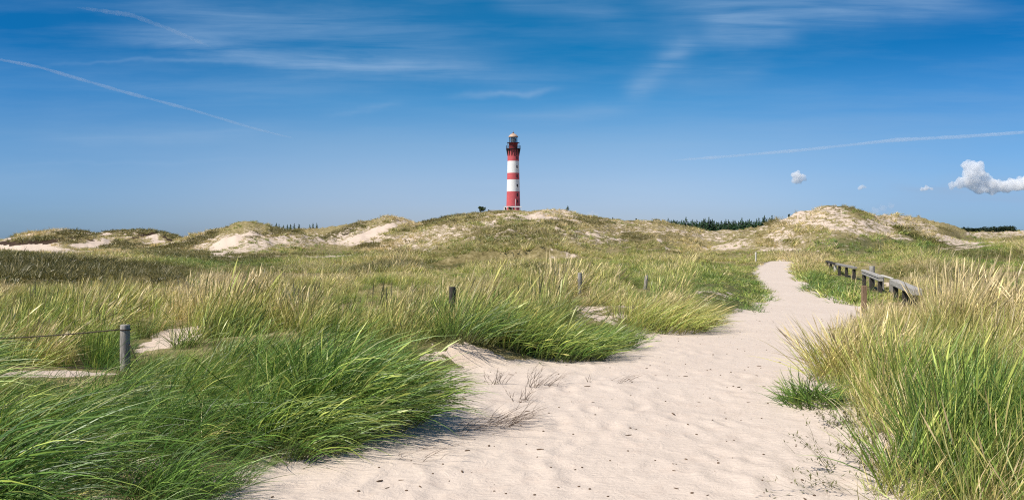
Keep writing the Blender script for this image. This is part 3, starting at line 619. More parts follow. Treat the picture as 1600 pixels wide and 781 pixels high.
tussock(950, 545, 'small bright green tussock at the sandy path edge', 420, 0.35, (0.35, 0.6), 0.14, 0.9, 0.5, seed=5)
tussock(1030, 512, 'spiky straw topped tussock hanging over the pale path bank', 1300, 0.85, (0.5, 0.9), 0.5, 0.9, 0.5, seed=6, wid=0.009)
tussock(1075, 508, 'green fringe of tussock lowest on the path bank', 500, 0.5, (0.35, 0.6), 0.34, 1.2, 0.7, seed=7, wid=0.009)
tussock(735, 528, 'dark green tussock right of the short dark post', 600, 0.45, (0.5, 0.8), 0.14, 0.8, 0.5, seed=8, wid=0.008)
tussock(1275, 632, 'low dark green tussock creeping onto the right path edge', 520, 0.28, (0.2, 0.42), 0.14, -0.5, 0.9, 0.9, seed=9, wind_az=math.pi)
tussock(1345, 590, 'straw coloured tussock leaning over the right path edge', 1100, 0.55, (0.5, 0.85), 0.66, -0.1, 0.4, 0.6, seed=10, heads=0.2)
tussock(1440, 640, 'tall mixed tussock in the middle of the right bank', 900, 0.40, (0.6, 0.95), 0.34, 0.2, 0.3, 0.4, seed=11, heads=0.12)
tussock(1545, 720, 'lush upright green tussock in the bottom right corner', 1300, 0.5, (0.6, 0.95), 0.14, 0.1, 0.25, 0.4, seed=12, heads=0.05)
tussock(1460, 760, 'thin green tussock at the bottom edge right of the bare sand', 300, 0.35, (0.5, 0.8), 0.22, -0.1, 0.4, 0.5, seed=13)

def sprig(px, py, label, n, L, lean, name='dry_grass_sprig', material=None, rad=0.10, wid=0.0075, cat='dry sprig', seed=0, leaves=0):
    x, y, z = at(px, py); g = random.Random(seed); bm = bmesh.new()
    def stem(p, d, length, r, depth):
        pts = [p]; q = p.copy(); dd = d.copy(); k = 5
        for i in range(k):
            dd = (dd + Vector((lean[0], lean[1], 0)) * 0.22 + Vector((g.gauss(0, .09), g.gauss(0, .09), g.gauss(0, .05)))).normalized()
            q = q + dd * length / k; pts.append(q.copy())
        rings = []
        for i, c in enumerate(pts):
            rr = r * (1 - 0.8 * i / k)
            rings.append([bm.verts.new(c + Vector((math.cos(a) * rr, math.sin(a) * rr, 0))) for a in (0, 2.09, 4.19)])
        for a, b in zip(rings[:-1], rings[1:]):
            for i in range(3): bm.faces.new((a[i], a[(i + 1) % 3], b[(i + 1) % 3], b[i]))
        if depth:
            for i in range(g.randint(2, 4)):
                j = g.randint(1, k - 1); stem(pts[j], (dd + Vector((g.gauss(0, .5), g.gauss(0, .5), g.gauss(0.1, .3)))).normalized(), length * g.uniform(.3, .55), r * .6, 0)
        for _ in range(leaves):
            j = g.randint(1, k); c = pts[j]; d2 = Vector((g.gauss(0, 1), g.gauss(0, 1), g.gauss(0.4, .6))).normalized() * g.uniform(.02, .05); s2 = d2.cross(Vector((0, 0, 1))).normalized() * .005
            v = [bm.verts.new(c), bm.verts.new(c + d2 * .5 + s2), bm.verts.new(c + d2), bm.verts.new(c + d2 * .5 - s2)]; bm.faces.new(v)
    for _ in range(n):
        a = g.uniform(0, 6.28); rr = rad * math.sqrt(g.random())
        stem(Vector((rr * math.cos(a), rr * math.sin(a), -0.02)), Vector((g.gauss(lean[0], .45), g.gauss(lean[1], .45), g.uniform(.5, 1))).normalized(), g.uniform(*L), wid / 2, 1)
    o = link_mesh(name, bm_mesh(name, bm), material or M_TWIG); o.location = (x, y, z); tag(o, label, cat); return o
sprig(775, 600, 'small dry brown grass sprig nearest the sandy cove', 12, (.15, .28), (.3, 0), seed=1)
sprig(833, 605, 'widest fan of dry brown grass blades on the open sand', 22, (.2, .36), (.55, 0), seed=2, rad=.16)
sprig(812, 626, 'dark dry sprig standing lowest of the cluster on open sand', 12, (.12, .25), (.3, 0), seed=3)
sprig(782, 662, 'long dry brown spray beside the biggest green tussock', 30, (.25, .45), (.9, 0), seed=4, rad=.22)
sprig(740, 668, 'flat dark spray of blades lying on sand under the biggest tussock', 26, (.25, .5), (1.1, -.1), seed=5, rad=.25)
sprig(918, 596, 'tiny pair of dry shoots alone in the sand', 3, (.06, .12), (.1, 0), seed=6, rad=.05)
sprig(965, 596, 'flat dry shoots lying on the pale path bank', 8, (.12, .3), (1.0, 0), seed=7, rad=.15)
sprig(640, 712, 'thin dry runners trailing onto the path from the green tussock', 9, (.25, .5), (1.1, -.3), seed=8, rad=.25)
M_STEM = simple('green_brown_stem', (0.13, 0.13, 0.045), 0.7, 0.3, 8.0, bump=0)
sprig(1350, 740, 'sparse green brown shoots leaning left over bare sand, right foreground', 16, (.3, .55), (-.45, .1), 'leafy_shoots', M_STEM, rad=.30, wid=.006, cat='shoots', seed=9, leaves=5)
sprig(1405, 720, 'taller leafy shoots between bare sand and the corner grass', 16, (.3, .5), (-.2, .1), 'leafy_shoots', M_STEM, rad=.28, wid=.006, cat='shoots', seed=10, leaves=6)
sprig(1330, 665, 'small leafy green plant on the bright sand patch right of the path', 12, (.12, .26), (-.2, .1), 'leafy_shoots', M_STEM, rad=.20, wid=.005, cat='shoots', seed=11, leaves=7)
sprig(1325, 775, 'dark thin stems fanning left at the bottom edge', 12, (.25, .5), (-.8, .2), 'leafy_shoots', M_STEM, rad=.25, wid=.005, cat='shoots', seed=12, leaves=2)

# bits of twig, shell and dead leaf on the path
def debris():
    bm = bmesh.new(); g = random.Random(5); k = 0
    while k < 300:
        y = 5.2 + 24 * g.random() ** 1.7; x = g.uniform(-2.8, 6.5)
        if float(path_sd(np.array([x]), np.array([y]))[0]) < 0.02: continue
        z = float(height(np.array([x]), np.array([y]))[0]); r = g.uniform(.004, .011) * (1.5 if g.random() < .1 else 1)
        st = g.uniform(1, 5) if g.random() < .35 else 1.2
        m = Matrix.Translation((x, y, z + r * .25)) @ Matrix.Rotation(g.uniform(0, 3.1), 4, 'Z') @ Matrix.Diagonal((r * st, r, r * .6, 1))
        bmesh.ops.create_icosphere(bm, subdivisions=1, radius=1, matrix=m); k += 1
    o = link_mesh('path_debris', bm_mesh('path_debris', bm), M_TWIG); tag(o, 'dark crumbs of twig and shell scattered over the sandy path', kind='stuff')
debris()

# ------------------------------------------------------------------ fence posts and wire
def post(px, top_py, Y, dia, label, material, foot=0.25, lean=(0, 0), seg=14, bands=False, square=False, name='fence_post'):
    X = (px - CX) / F * Y; zt = EYE - (top_py - HZ) / F * Y; zg = H1(X, Y); h = zt - zg
    g = random.Random(int(px)); r = dia / 2
    prof = [(r * 1.02, -foot), (r, 0.0), (r * g.uniform(.96, 1.02), h * .35), (r * g.uniform(.95, 1.0), h * .7), (r * .96, h - .012), (r * .86, h)]
    bm = bmesh.new(); lathe(bm, prof, 4 if square else seg, phase=math.pi / 4 if square else 0)
    for v in bm.verts:
        k = 1 + g.gauss(0, .025); v.co.x *= k; v.co.y *= k
        f = max(0, v.co.z) / max(h, .1); v.co.x += lean[0] * f; v.co.y += lean[1] * f
    root = link_mesh(name, bm_mesh(name, bm), material, smooth=not square); root.location = (X, Y, zg)
    tag(root, label, 'post'); return root, Vector((X, Y, zg)), h
p0, b0, h0 = post(195.5, 507, 10.2, 0.112, 'round grey weathered post with wire, nearest post in the left foreground', M_WOOD, seg=20)
pl, bl, hl = post(-75, 523, 10.6, 0.11, 'grey post just beyond the left edge holding the wire', M_WOOD)
post(707, 448, 16.5, 0.13, 'short dark post half sunk in green grass in the middle ground', M_WOOD_DARK)
post(906, 426, 22.0, 0.105, 'thin greyish brown post above the small sandy patch', M_WOOD, lean=(0.0, 0))
post(1008, 430, 26.0, 0.11, 'slim dark grey post leaning in tall grass left of the path', M_WOOD, lean=(0.05, 0))
post(1181, 394, 66.0, 0.12, 'pale thin post beside the far end of the path', M_WOOD_WHITE)
post(1097, 409, 52.0, 0.10, 'tiny dark stake in the grass left of the far path', M_WOOD_DARK)
post(1350, 446, 20.0, 0.135, 'square brown post standing in sand in front of the low timber rails', M_WOOD_BROWN, square=True)
post(1362.5, 415.5, 33.5, 0.20, 'stubby light grey stump behind the low timber rails', M_WOOD, name='wooden_stump')
def wire(a, b, sag, label, r=0.006, n=18, coil=None):
    pts = []
    for i in range(n + 1):
        t = i / n; p = a.lerp(b, t); p.z -= sag * 4 * t * (1 - t); pts.append(p)
    if coil: pts = [Vector(a) + Vector((math.cos(k / 8 * 6.283) * coil, math.sin(k / 8 * 6.283) * coil, -0.004 * k)) - Vector((coil, 0, 0)) for k in range(17)][::-1] + pts
    o = link_mesh('fence_wire', tube_mesh('fence_wire', pts, [r] * len(pts), 6), M_WIRE, smooth=True); tag(o, label, 'wire')
wire(b0 + Vector((-.056, -.01, h0 - .055)), bl + Vector((.05, 0, hl - .06)), .02, 'dark wire running left from the top of the grey post', .008)
wire(b0 + Vector((-.056, -.01, .03)), bl + Vector((.05, 0, .06)), .01, 'lower dark wire half hidden in grass left of the grey post', .006)
wire(b0 + Vector((.056, -.02, h0 - .22)), b0 + Vector((.20, -.10, .05)), -.02, 'loose wire end hanging right of the grey post', .006, 10)
collar = tube_mesh('wire_loop', [(math.cos(k / 16 * 6.283) * .0585, math.sin(k / 16 * 6.283) * .0585, h0 - .055) for k in range(17)], [.006] * 17, 6)
link_mesh('wire_loop', collar, M_WIRE, p0, True)

# ------------------------------------------------------------------ low timber rails by the path
def rail(pA, pB, fr, label, top_mat, post_mats, wid=0.17, thick=0.10, name='timber_rail', double=False):
    (pxa, pya, Ya), (pxb, pyb, Yb) = pA, pB
    a = Vector(((pxa - CX) / F * Ya, Ya, EYE - (pya - HZ) / F * Ya)); b = Vector(((pxb - CX) / F * Yb, Yb, EYE - (pyb - HZ) / F * Yb))
    mid = (a + b) / 2; root = empty(name, (mid.x, mid.y, H1(mid.x, mid.y))); tag(root, label, 'low rail', 'low timber rails right of the path')
    d = b - a; L = d.length; ang = math.atan2(d.y, d.x)
    def beam(nm, off_z, th, off_s=0.0, wd=wid):
        bm = bmesh.new(); add_box(bm, 0, 0, 0, L, wd, th, bevel=0.018)
        for v in bm.verts: v.co.y *= 1 + 0.05 * math.sin(v.co.x * 3)
        o = link_mesh(nm, bm_mesh(nm, bm), top_mat, root)
        o.rotation_euler = (0, -math.asin(d.z / L), ang); o.location = (mid.x - root.location.x, mid.y - root.location.y, mid.z - root.location.z + off_z - th / 2)
    if double:
        beam('upper_beam', 0, thick * .5); beam('lower_beam', -thick * .5 - .02, thick * .5, wd=wid * .8)
    else: beam('beam', 0, thick)
    for f, pm in zip(fr, post_mats):
        p = a.lerp(b, f); zg = H1(p.x, p.y) - .15; hh = p.z - thick - zg - .022
        bm = bmesh.new(); add_box(bm, 0, 0, hh / 2, .15, .13, hh, 0, .012)
        o = link_mesh('leg', bm_mesh('leg', bm), pm, root); o.location = (p.x - root.location.x, p.y - root.location.y, zg - root.location.z); o.rotation_euler = (0, 0, ang)
    return root
D_, W_, G_ = M_WOOD_DARK, M_WOOD_WHITE, M_WOOD  # dark legs: the shade on their near faces is put into the colour
M_RAIL = simple('bleached_rail_wood', (0.42, 0.39, 0.35), 0.75, 0.3, 14.0, bump=0.5)
rail((1397, 436, 26.0), (1434, 451, 22.0), (.08, .5, .90), 'nearest and broadest low timber rail with a rounded top beam', M_RAIL, (D_, D_, D_), wid=.22, thick=.17)
rail((1349, 421, 33.0), (1377, 431, 28.3), (.05, .5, .94), 'low timber rail with a split double top beam behind the brown post', M_RAIL, (D_, D_, D_), double=True, thick=.16)
rail((1377, 429, 31.0), (1394, 434, 29.0), (.05, .95), 'short pale low plank linking the two nearest rails', W_, (G_, G_), wid=.10, thick=.05)  # pale colour stands in for the bright light on this plank
rail((1308, 411, 44.0), (1336, 416.5, 38.0), (.14, .55, .95), 'third low timber rail, weathered grey, on the green mound', M_WOOD, (D_, D_, D_))
rail((1292, 407, 52.0), (1306, 411, 45.5), (.06, .45, .93), 'farthest dark low timber rail with one pale leg', M_WOOD_DARK, (D_, D_, W_))  # last leg paler than the other two

# ------------------------------------------------------------------ lighthouse
def lighthouse():
    D = 480.0; X0 = (802 - CX) / F * D; z0 = EYE + (HZ - 329.5) / F * D
    zg = H1(X0, D); root = empty('lighthouse', (X0, D, z0)); tag(root, 'tall red and white banded lighthouse with pale dome on the dune hill', 'lighthouse')
    red = simple('red_tower_paint', (0.56, 0.105, 0.115), 0.6, 0.10, 0.5, bump=0); white = simple('white_tower_paint', (0.82, 0.81, 0.79), 0.6, 0.05, 0.5, bump=0)
    dark = simple('dark_iron', (0.035, 0.022, 0.022), 0.6, 0.2, 3, bump=0); dred = simple('deep_red_iron', (0.28, 0.025, 0.03), 0.5, 0.15, 2, bump=0)
    dome_m = simple('cream_dome', (0.52, 0.36, 0.26), 0.5, 0.12, 1.2, bump=0); brown = simple('brown_finial', (0.16, 0.09, 0.06), 0.6, 0.1, 2, bump=0)
    gm, t = mat('lantern_glass'); gb = t.n('ShaderNodeBsdfPrincipled', inp={'Base Color': (0.5, 0.6, 0.66, 1), 'Roughness': 0.05, 'Transmission Weight': 0.85}); finish(t, gb.outputs[0])
    def Rz(z): return 3.78 + (3.12 - 3.78) * min(z, 27) / 27
    def ring(nm, prof, m_, seg=32, sm=True, parent=root):
        bm = bmesh.new(); lathe(bm, prof, seg, cap=not sm); return link_mesh(nm, bm_mesh(nm, bm), m_, parent, sm)
    lo = min(zg - z0, 0) - 3
    ring('foundation', [(4.1, lo), (4.1, 0.25)], white, sm=False)
    bands = [(0.25, 10.4, red, 'red_band'), (10.4, 16.8, white, 'white_band'), (16.8, 20.4, red, 'red_band'), (20.4, 26.8, white, 'white_band'), (26.8, 33.2, red, 'red_band')]
    bo = []
    for a, b, m_, nm in bands: bo.append(ring(nm, [(Rz(a), a), (Rz(b), b)], m_))
    for zw, k in ((5.0, 0), (8.5, 0), (13.5, 1), (18.6, 2), (23.6, 3), (28.5, 4)):       # windows with frames up the right side
        for an in (-52,):
            an_ = R(an); r_ = Rz(zw)
            bm = bmesh.new(); add_box(bm, 0, 0, 0, .25, .75, 1.5, 0, .03); w_ = link_mesh('window', bm_mesh('window', bm), dark, bo[k])
            w_.location = (math.cos(an_) * r_, math.sin(an_) * r_, zw); w_.rotation_euler = (0, 0, an_)
            bm = bmesh.new(); add_box(bm, 0, 0, -.85, .4, 1.0, .14); s_ = link_mesh('sill', bm_mesh('sill', bm), white if k in (1, 3) else dred, w_)
    # corbels under the gallery
    for i in range(16):
        an_ = 2 * math.pi * i / 16 + .12; bm = bmesh.new()
        vs = [(-.05, 29.6), (.10, 29.6), (.45, 31.6), (.75, 33.2), (-.05, 33.2)]
        A = [bm.verts.new((Rz(30) + a, -.17, z)) for a, z in vs]; B = [bm.verts.new((Rz(30) + a, .17, z)) for a, z in vs]
        bm.faces.new(A); bm.faces.new(B[::-1])
        for j in range(5): bm.faces.new((A[j], A[(j + 1) % 5], B[(j + 1) % 5], B[j]))
        bmesh.ops.recalc_face_normals(bm, faces=bm.faces)
        c = link_mesh('corbel', bm_mesh('corbel', bm), dark, root); c.rotation_euler = (0, 0, an_)
    ring('gallery_deck', [(3.2, 33.2), (3.95, 33.25), (3.95, 33.6), (2.4, 33.6)], dark, sm=False)
    ring('watch_room', [(2.35, 33.6), (2.35, 36.2), (2.6, 36.3), (2.6, 36.6)], dred)
    for zz in (34.1, 34.6, 35.1): ring('gallery_rail', [(3.82, zz), (3.90, zz), (3.90, zz + .09), (3.82, zz + .09)], dark)
    for i in range(24):
        bm = bmesh.new(); add_box(bm, 3.86, 0, 34.4, .10, .10, 1.6); c = link_mesh('baluster', bm_mesh('baluster', bm), dark, root); c.rotation_euler = (0, 0, 2 * math.pi * i / 24)
    bm = bmesh.new(); lathe(bm, [(3.4, 36.6), (3.4, 36.75)], 24); link_mesh('lantern_gallery', bm_mesh('lantern_gallery', bm), dark, root)
    for i in range(16):
        bm = bmesh.new(); add_box(bm, 3.3, 0, 36.3, .07, .07, 1.6); c = link_mesh('lantern_rail_post', bm_mesh('lantern_rail_post', bm), dark, root); c.rotation_euler = (0, 0, 2 * math.pi * i / 16)
    ring('lantern_glass', [(2.12, 36.75), (2.12, 39.8)], gm, 20)
    ring('lamp_lens', [(.5, 36.9), (.95, 37.5), (1.05, 38.3), (.95, 39.0), (.5, 39.6)], simple('lens', (.25, .3, .3), .15, .1, 2, bump=0), 16)
    for i in range(12):
        bm = bmesh.new(); add_box(bm, 2.18, 0, 38.3, .10, .09, 3.1); c = link_mesh('glazing_bar', bm_mesh('glazing_bar', bm), dark, root); c.rotation_euler = (0, 0, 2 * math.pi * i / 12)
    ring('dome', [(2.62, 39.75), (2.66, 39.95), (2.45, 40.35), (2.0, 40.9), (1.35, 41.4), (.7, 41.7), (.45, 41.78)], dome_m)
    ring('finial', [(.45, 41.7), (.5, 42.0), (.42, 42.3), (.12, 42.45), (.06, 43.3)], brown, 12)
    # door at the foot
    bm = bmesh.new(); add_box(bm, 0, 0, 1.4, .3, 1.3, 2.3, 0, .03); d_ = link_mesh('door', bm_mesh('door', bm), dark, bo[0]); d_.location = (math.cos(R(-100)) * 3.76, math.sin(R(-100)) * 3.76, 0); d_.rotation_euler = (0, 0, R(-100))
    # white guard rail in front, with posts
    gr = empty('guard_rail', (X0, D - 6.5, z0)); tag(gr, 'white guard rail on posts across the foot of the lighthouse', 'railing')
    bm = bmesh.new(); add_box(bm, -.3, 0, 1.95, 9.4, .12, .62, 0, .03); link_mesh('beam', bm_mesh('beam', bm), white, gr)
    for xx in (-4.6, -2.6, -.6, 1.4, 3.4, 4.2):
        bm = bmesh.new(); add_box(bm, xx, .16, 0.25, .16, .16, 2.9); link_mesh('railing_post', bm_mesh('railing_post', bm), white, gr)
    hut = empty('white_hut', (X0 - 4.3, D - 5.2, z0)); tag(hut, 'small white hut at the left foot of the lighthouse', 'hut')
    bm = bmesh.new(); add_box(bm, 0, 0, .6, 1.7, 1.5, 3.2); link_mesh('wall', bm_mesh('wall', bm), white, hut)
    bm = bmesh.new(); add_box(bm, 0, 0, 2.3, 1.9, 1.7, .16); link_mesh('roof', bm_mesh('roof', bm), simple('grey_felt', (.4, .4, .4), .9, .1, 2, bump=0), hut)
    bm = bmesh.new(); add_box(bm, .1, -.78, .75, .6, .1, 1.9); link_mesh('door', bm_mesh('door', bm), dark, hut)
    fp = link_mesh('flagpole', tube_mesh('flagpole', [(0, 0, -1), (0, 0, 3), (0, 0, 6)], [.13, .12, .08], 8), white, smooth=True); fp.location = (X0 + 1.1, D - 8.5, z0); tag(fp, 'thin white pole standing before the red foot of the lighthouse', 'pole')
    # low grey wall left of the tower
    rw = empty('terrace_wall', (X0 - 6.5, D - 9.5, z0)); tag(rw, 'long low grey wall left of the lighthouse on the hilltop', 'wall')
    gy = simple('grey_render', (.42, .41, .40), .9, .1, 1, bump=0)
    bm = bmesh.new(); add_box(bm, 0, 0, -1.4, 14.0, .4, 2.9); link_mesh('wall_face', bm_mesh('wall_face', bm), gy, rw)
    bm = bmesh.new(); add_box(bm, 0, 0, .12, 14.2, .6, .14); link_mesh('coping', bm_mesh('coping', bm), simple('pale_coping', (.62, .61, .6), .8, .1, 1, bump=0), rw)
    return X0, D, z0
LX, LD, LZ = lighthouse()

# ------------------------------------------------------------------ trees and bushes on the skyline
def foliage_mat(name, c0, c1):
    m, t = mat(name); uvn = t.n('ShaderNodeUVMap', uv_map='UVMap'); s = t.n('ShaderNodeSeparateXYZ', inp={0: uvn.outputs[0]})
    oi = t.n('ShaderNodeObjectInfo')
    f = t.m('ADD', t.m('MULTIPLY', s.outputs[0], 0.7), t.m('MULTIPLY', oi.outputs['Random'], 0.3))
    b = t.n('ShaderNodeBsdfPrincipled', inp={'Base Color': t.ramp(f, [(0, c0), (1, c1)]), 'Roughness': 0.7, 'Specular IOR Level': 0.2}); finish(t, b.outputs[0]); return m
M_FIR = foliage_mat('dark_fir_needles', (0.010, 0.028, 0.012), (0.040, 0.085, 0.032)); M_BUSH = foliage_mat('dark_bush_leaves', (0.020, 0.035, 0.012), (0.06, 0.09, 0.03)); M_BROAD = foliage_mat('dark_broad_leaves', (0.006, 0.014, 0.007), (0.028, 0.046, 0.018))
M_TRUNK = simple('bark', (0.09, 0.065, 0.045), 0.9, 0.2, 3, bump=0)
def leafy(name, centers, n, size, material, seed):
    g = np.random.default_rng(seed); V = []; U_ = []
    cw = np.array([c[3] ** 2 for c in centers]); cw /= cw.sum(); ci = g.choice(len(centers), n, p=cw); cc = np.array(centers)[ci]
    d = g.normal(size=(n, 3)); d /= np.linalg.norm(d, axis=1)[:, None]; r = g.random(n) ** (1 / 2.2)
    P = cc[:, :3] + d * (r * cc[:, 3])[:, None] * np.array([1, 1, 0.85])
    a = g.normal(size=(n, 3)); a /= np.linalg.norm(a, axis=1)[:, None]; b = np.cross(a, d); b /= np.linalg.norm(b, axis=1)[:, None] + 1e-6
    s = size * (0.6 + 0.8 * g.random(n))[:, None]
    v = np.stack([P - a * s, P - b * s * .6, P + a * s, P + b * s * .6], 1).reshape(-1, 3); q = np.arange(4 * n).reshape(-1, 4)
    me = mesh_np(name, v, q); uvl = me.uv_layers.new(name='UVMap'); uvl.data.foreach_set('uv', np.repeat(np.stack([g.random(n), g.random(n)], -1), 4, 0).astype(np.float32).ravel())
    me.materials.append(material); return me
def fir_mesh(seed, h=1.0):
    g = np.random.default_rng(seed); P = []; Q = []; U_ = []; k = 0
    layers = 13
    for i in range(layers):
        t = i / (layers - 1); z = 0.10 + 0.84 * t; rad = (0.23 * (1 - t) ** 0.85 + 0.018) * g.uniform(.8, 1.2)
        nb = int(13 - 7 * t)
        for j in range(nb):
            a = g.uniform(0, 6.283); rr = rad * g.uniform(.65, 1.15); dx, dy = math.cos(a), math.sin(a); wd = 0.042 * (1.2 - t)
            zz = z + g.uniform(-.03, .03)
            pts = [(0, 0, zz + .05), (dx * rr * .55 - dy * wd, dy * rr * .55 + dx * wd, zz - .005), (dx * rr, dy * rr, zz - .045 * (1.3 - t)), (dx * rr * .55 + dy * wd, dy * rr * .55 - dx * wd, zz - .005)]
            P += pts; Q.append([k, k + 1, k + 2, k + 3]); k += 4; U_ += [(g.random(), t)] * 4
    me = mesh_np('conifer_tree', np.array(P) * h, Q); uvl = me.uv_layers.new(name='UVMap'); uvl.data.foreach_set('uv', np.array(U_, np.float32).ravel()); me.materials.append(M_FIR); return me
FIRS = [fir_mesh(s) for s in range(6)]
TR = tube_mesh('trunk', [(0, 0, -.05), (0, 0, .5), (0, 0, .97)], [.022, .014, .004], 6)
def fir(px, top_py, D, label, group, wide=1.0, name='conifer_tree'):
    X = (px - CX) / F * D; zg = H1(X, D) - .2; zt = EYE + (HZ - top_py) / F * D; h = zt - zg
    root = empty(name, (X, D, zg), random.uniform(0, 6.28)); root.scale = (h * wide, h * wide, h)
    tag(root, label, 'tree', group)
    link_mesh('crown', random.choice(FIRS), None, root); link_mesh('trunk', TR, M_TRUNK, root)
TR.materials.append(M_TRUNK)
x = 1044.0
while x < 1216:
    top = 343 + random.uniform(-1.5, 4.5) - (3.5 if random.random() < .22 else 0) - 2.0 * ((x > 1185) and 1)
    fir(x, top, random.uniform(560, 600), 'dark conifer in the dense front row of the distant wood between the dunes', 'conifers of the distant wood', wide=random.uniform(1.5, 2.1)); x += random.uniform(2.0, 3.6)
x = 1040.0
while x < 1220:
    fir(x, 346 + random.uniform(-2, 3), random.uniform(610, 680), 'dark conifer filling the back of the distant wood between the dunes', 'conifers at the back of the distant wood', wide=2.6); x += random.uniform(3.0, 5.0)
for px, py in ((424, 352), (432, 347.5), (436, 350), (443, 351), (449, 350), (454, 349), (460, 348.5), (467, 348.5)):
    fir(px, py, 560, 'small dark conifer in the left distant row peeking over the dune', 'conifers in the left distant row', wide=1.7)
for px, py in ((484, 350), (489, 347.5), (495, 348)):
    fir(px, py, 570, 'one of three tiny conifers right of the left distant row', 'three tiny distant conifers', wide=1.4)
def broad(px, top, D, r_px, label, group, seed):
    X = (px - CX) / F * D; zg = H1(X, D) - .3; zt = EYE + (HZ - top) / F * D; h = zt - zg; r = r_px / F * D
    g = random.Random(seed); root = empty('broadleaf_tree', (X, D, zg)); tag(root, label, 'tree', group)
    cs = [(g.uniform(-.8, .8) * r, g.uniform(-.5, .5) * r, h - r * g.uniform(.55, 1.3), r * g.uniform(.45, .7)) for _ in range(7)] + [(0, 0, h - .75 * r, .75 * r), (0, 0, h * .45, r)]
    link_mesh('crown', leafy('crown', cs, 650, .55, M_BROAD, seed), None, root)
    link_mesh('trunk', tube_mesh('trunk', [(0, 0, -1), (.1, 0, h * .4), (0, 0, h * .8)], [.35, .28, .12], 6), M_TRUNK, root)
x = 1491.0; k = 0
while x < 1588:
    top = 354 + random.uniform(-1.2, 1.6) + (2.2 if x < 1500 else 0) - (2.5 if 1563 < x < 1580 else 0)
    broad(x, top, random.uniform(640, 680), random.uniform(6, 8.5), 'dark rounded tree in the far wood at the right edge behind the dunes', 'rounded trees of the far right wood', 40 + k); x += random.uniform(5, 7.5); k += 1
def bush(px, top_py, D, w_px, label, seed, n=420, m_=None, conical=False):
    X = (px - CX) / F * D; zg = H1(X, D) - .2; zt = EYE + (HZ - top_py) / F * D; h = max(zt - zg, .8); r = w_px / 2 / F * D
    g = random.Random(seed); root = empty('wind_bent_bush', (X, D, zg)); tag(root, label, 'bush')
    if conical: cs = [(0, 0, h * (.15 + .7 * i / 5), r * (1.05 - .8 * i / 5)) for i in range(6)]
    else: cs = [(g.uniform(-.6, .6) * r, g.uniform(-.4, .4) * r, h * g.uniform(.35, .85), r * g.uniform(.3, .5)) for _ in range(8)]
    link_mesh('foliage', leafy('foliage', cs, n, max(.10, r * .16), m_ or M_BUSH, seed), None, root)
    link_mesh('stem', tube_mesh('stem', [(0, 0, -.4), (r * .1, 0, h * .4), (r * .2, 0, h * .8)], [.09, .07, .03], 5), M_TRUNK, root)
bush(754, 322.5, 466, 15, 'largest dark bush on the crest left of the lighthouse', 1)
bush(763.5, 326.5, 462, 3.2, 'small round dark bush between the largest bush and the grey wall', 2, 200)
bush(796.5, 323.0, 470, 8, 'dark bush under the white guard rail', 3, 260)
bush(838, 324.5, 330, 4, 'tiny dark bush on the hummock right of the lighthouse', 4, 160)
bush(843.5, 326, 330, 2.6, 'tiniest shrub beside another on the sandy hummock', 5, 120)
bush(887, 320.5, 300, 6.5, 'dark pointed bush at the right end of the sandy hummock', 6, 260, conical=True)
bush(957.5, 340, 190, 3.6, 'small dark conical shrub on the long green dune crest', 7, 150, conical=True)
bush(996, 340.5, 192, 9, 'low dark shrub on the dune crest right of the conical one', 8, 260)
bush(1037, 342, 192, 6, 'dark shrub just left of the distant conifer wood', 9, 200)
bush(672, 339.5, 230, 9, 'dark shrub lowest on the left shoulder of the lighthouse hill', 10, 220)
bush(688, 336, 250, 13, 'dark shrub in the middle of the left shoulder of the hill', 11, 260)
bush(705, 333.5, 260, 14, 'flat dark shrub highest on the left shoulder of the hill', 12, 260)
bush(740, 331, 440, 8, 'low shrub just left of the largest bush on the crest', 13, 220)
bush(1233, 336, 122, 3, 'small shrub on the left flank of the big sandy dune', 14, 120)

# ------------------------------------------------------------------ clouds and contrails: volumes of their own far off
def vol_mat(name, dens, alb=(1, 1, 1)):
    m, t = mat(name); v = t.n('ShaderNodeVolumePrincipled', inp={'Color': (*alb, 1), 'Density': dens, 'Anisotropy': -0.2})
    o = t.n('ShaderNodeOutputMaterial'); t.link(v.outputs[0], o.inputs['Volume']); return m
def skypt(px, py, D): return Vector(((px - CX) / F * D, D, EYE + (HZ - py) / F * D))
def contrail(p, D, wpx, dens, label, seed):
    g = random.Random(seed); n = 40; pts = []; rad = []
    P = [skypt(a, b, D) for a, b in p]
    for i in range(n + 1):
        t = i / n * (len(P) - 1); k = min(int(t), len(P) - 2); f = t - k
        pts.append(P[k].lerp(P[k + 1], f)); ends = min(1, (i + .4) / 7, (n - i + .2) / 7)
        rad.append(wpx / 2 / F * D * (.75 + .5 * g.random()) * max(.12, ends ** .6) * (1.0 - .25 * i / n))
    o = link_mesh('contrail', tube_mesh('contrail', pts, rad, 10), vol_mat('contrail_vapour', dens), smooth=True); tag(o, label, 'contrail')
contrail([(-60, 82), (60, 105), (190, 143), (300, 172), (400, 202), (465, 218)], 12000, 6.0, 0.0042, 'long thin contrail slanting down across the left sky', 1)
contrail([(1700, 200), (1500, 214), (1400, 219), (1250, 235), (1120, 246), (1045, 251)], 12000, 6.5, 0.0050, 'long bright contrail rising to the right edge of the sky', 2)
contrail([(120, 12), (205, 24), (265, 46), (335, 76)], 12000, 8.0, 0.0018, 'faint short contrail above the cirrus in the upper left sky', 3)
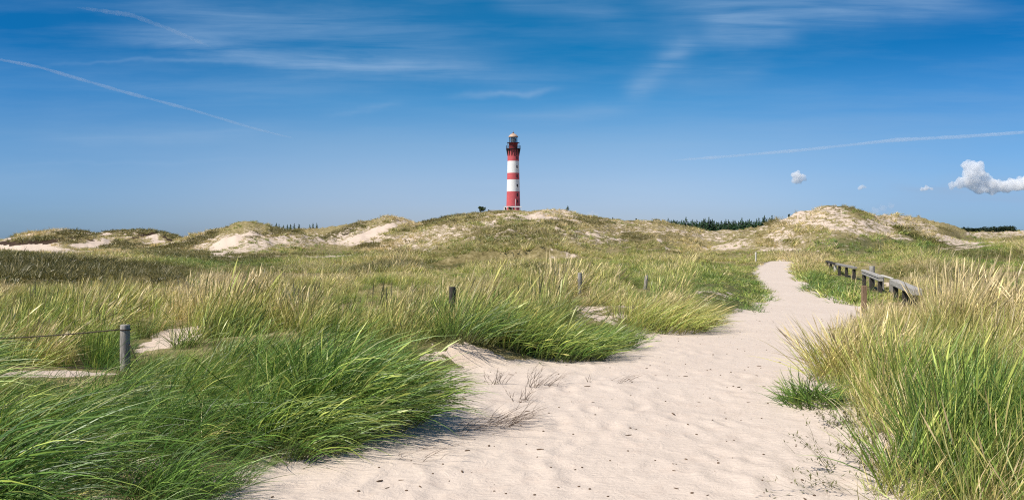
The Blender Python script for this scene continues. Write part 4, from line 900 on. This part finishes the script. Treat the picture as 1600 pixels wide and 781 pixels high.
def cloud(lst, D, dens, label, vox, seed, disp=0.5):
    g = random.Random(seed); bm = bmesh.new(); c0 = skypt(lst[0][0], lst[0][1], D)
    for px, py, r in lst:
        c = skypt(px, py, D) - c0; rr = r / F * D
        bmesh.ops.create_icosphere(bm, subdivisions=2, radius=rr * .8, matrix=Matrix.Translation(c) @ Matrix.Diagonal((1, 1, .85, 1)))
        for _ in range(9):
            d = Vector((g.gauss(0, 1), g.gauss(0, 1), g.gauss(.25, .8))).normalized(); bmesh.ops.create_icosphere(bm, subdivisions=2, radius=rr * g.uniform(.22, .42), matrix=Matrix.Translation(c + d * rr * .72))
    o = link_mesh('cloud', bm_mesh('cloud', bm), vol_mat('cloud_vapour', dens, (1, 1, 1))); o.location = c0
    md = o.modifiers.new('fuse', 'REMESH'); md.mode = 'VOXEL'; md.voxel_size = vox
    tx = bpy.data.textures.new('billow', 'CLOUDS'); tx.noise_scale = vox * 9; tx.noise_depth = 3
    dm = o.modifiers.new('billow', 'DISPLACE'); dm.texture = tx; dm.texture_coords = 'LOCAL'; dm.strength = vox * 5 * disp; dm.mid_level = .5
    tag(o, label, 'cloud')
CD = 15000
cloud([(1246, 275, 9), (1248, 281, 8), (1246, 279, 8), (1240, 273, 6), (1253, 276, 6), (1247, 284, 6), (1240, 284, 5), (1257, 281, 4)], CD, .011, 'lone small white cloud above the big sandy dune', 12, 1)
cloud([(1347, 292, 4.5), (1343, 294, 3.5), (1351, 293, 3)], CD, .012, 'tiny faint cloud between the lone cloud and the large cloud', 8, 2)
cloud([(1448, 294, 5), (1441, 296, 4), (1455, 295, 3.5)], CD, .012, 'small flat cloud just left of the large cloud', 8, 3)
cloud([(1516, 268, 14), (1528, 270, 13), (1520, 282, 15), (1536, 278, 10), (1545, 288, 13), (1560, 292, 13), (1575, 292, 13), (1590, 290, 14), (1608, 288, 16), (1530, 296, 12), (1550, 298, 10), (1500, 284, 9), (1488, 290, 7), (1520, 262, 13), (1510, 258, 9), (1530, 258, 9), (1514, 275, 11), (1528, 272, 9), (1535, 285, 12), (1552, 290, 11), (1522, 292, 11), (1508, 288, 9), (1568, 293, 11), (1500, 292, 6), (1582, 290, 12), (1598, 287, 14), (1618, 286, 15), (1640, 286, 14)], CD, .009, 'large towering white cloud at the right edge of the sky', 16, 4, 0.35)
cloud([(926, 334, 5), (920, 335, 4), (932, 336, 4)], CD * 1.6, .0022, 'faint low cloud just right of the sandy hummock', 14, 5)
cloud([(1380, 325, 7), (1368, 330, 8), (1392, 322, 6)], CD * 1.6, .0010, 'faint wisp of cloud low behind the big sandy dune', 18, 6)
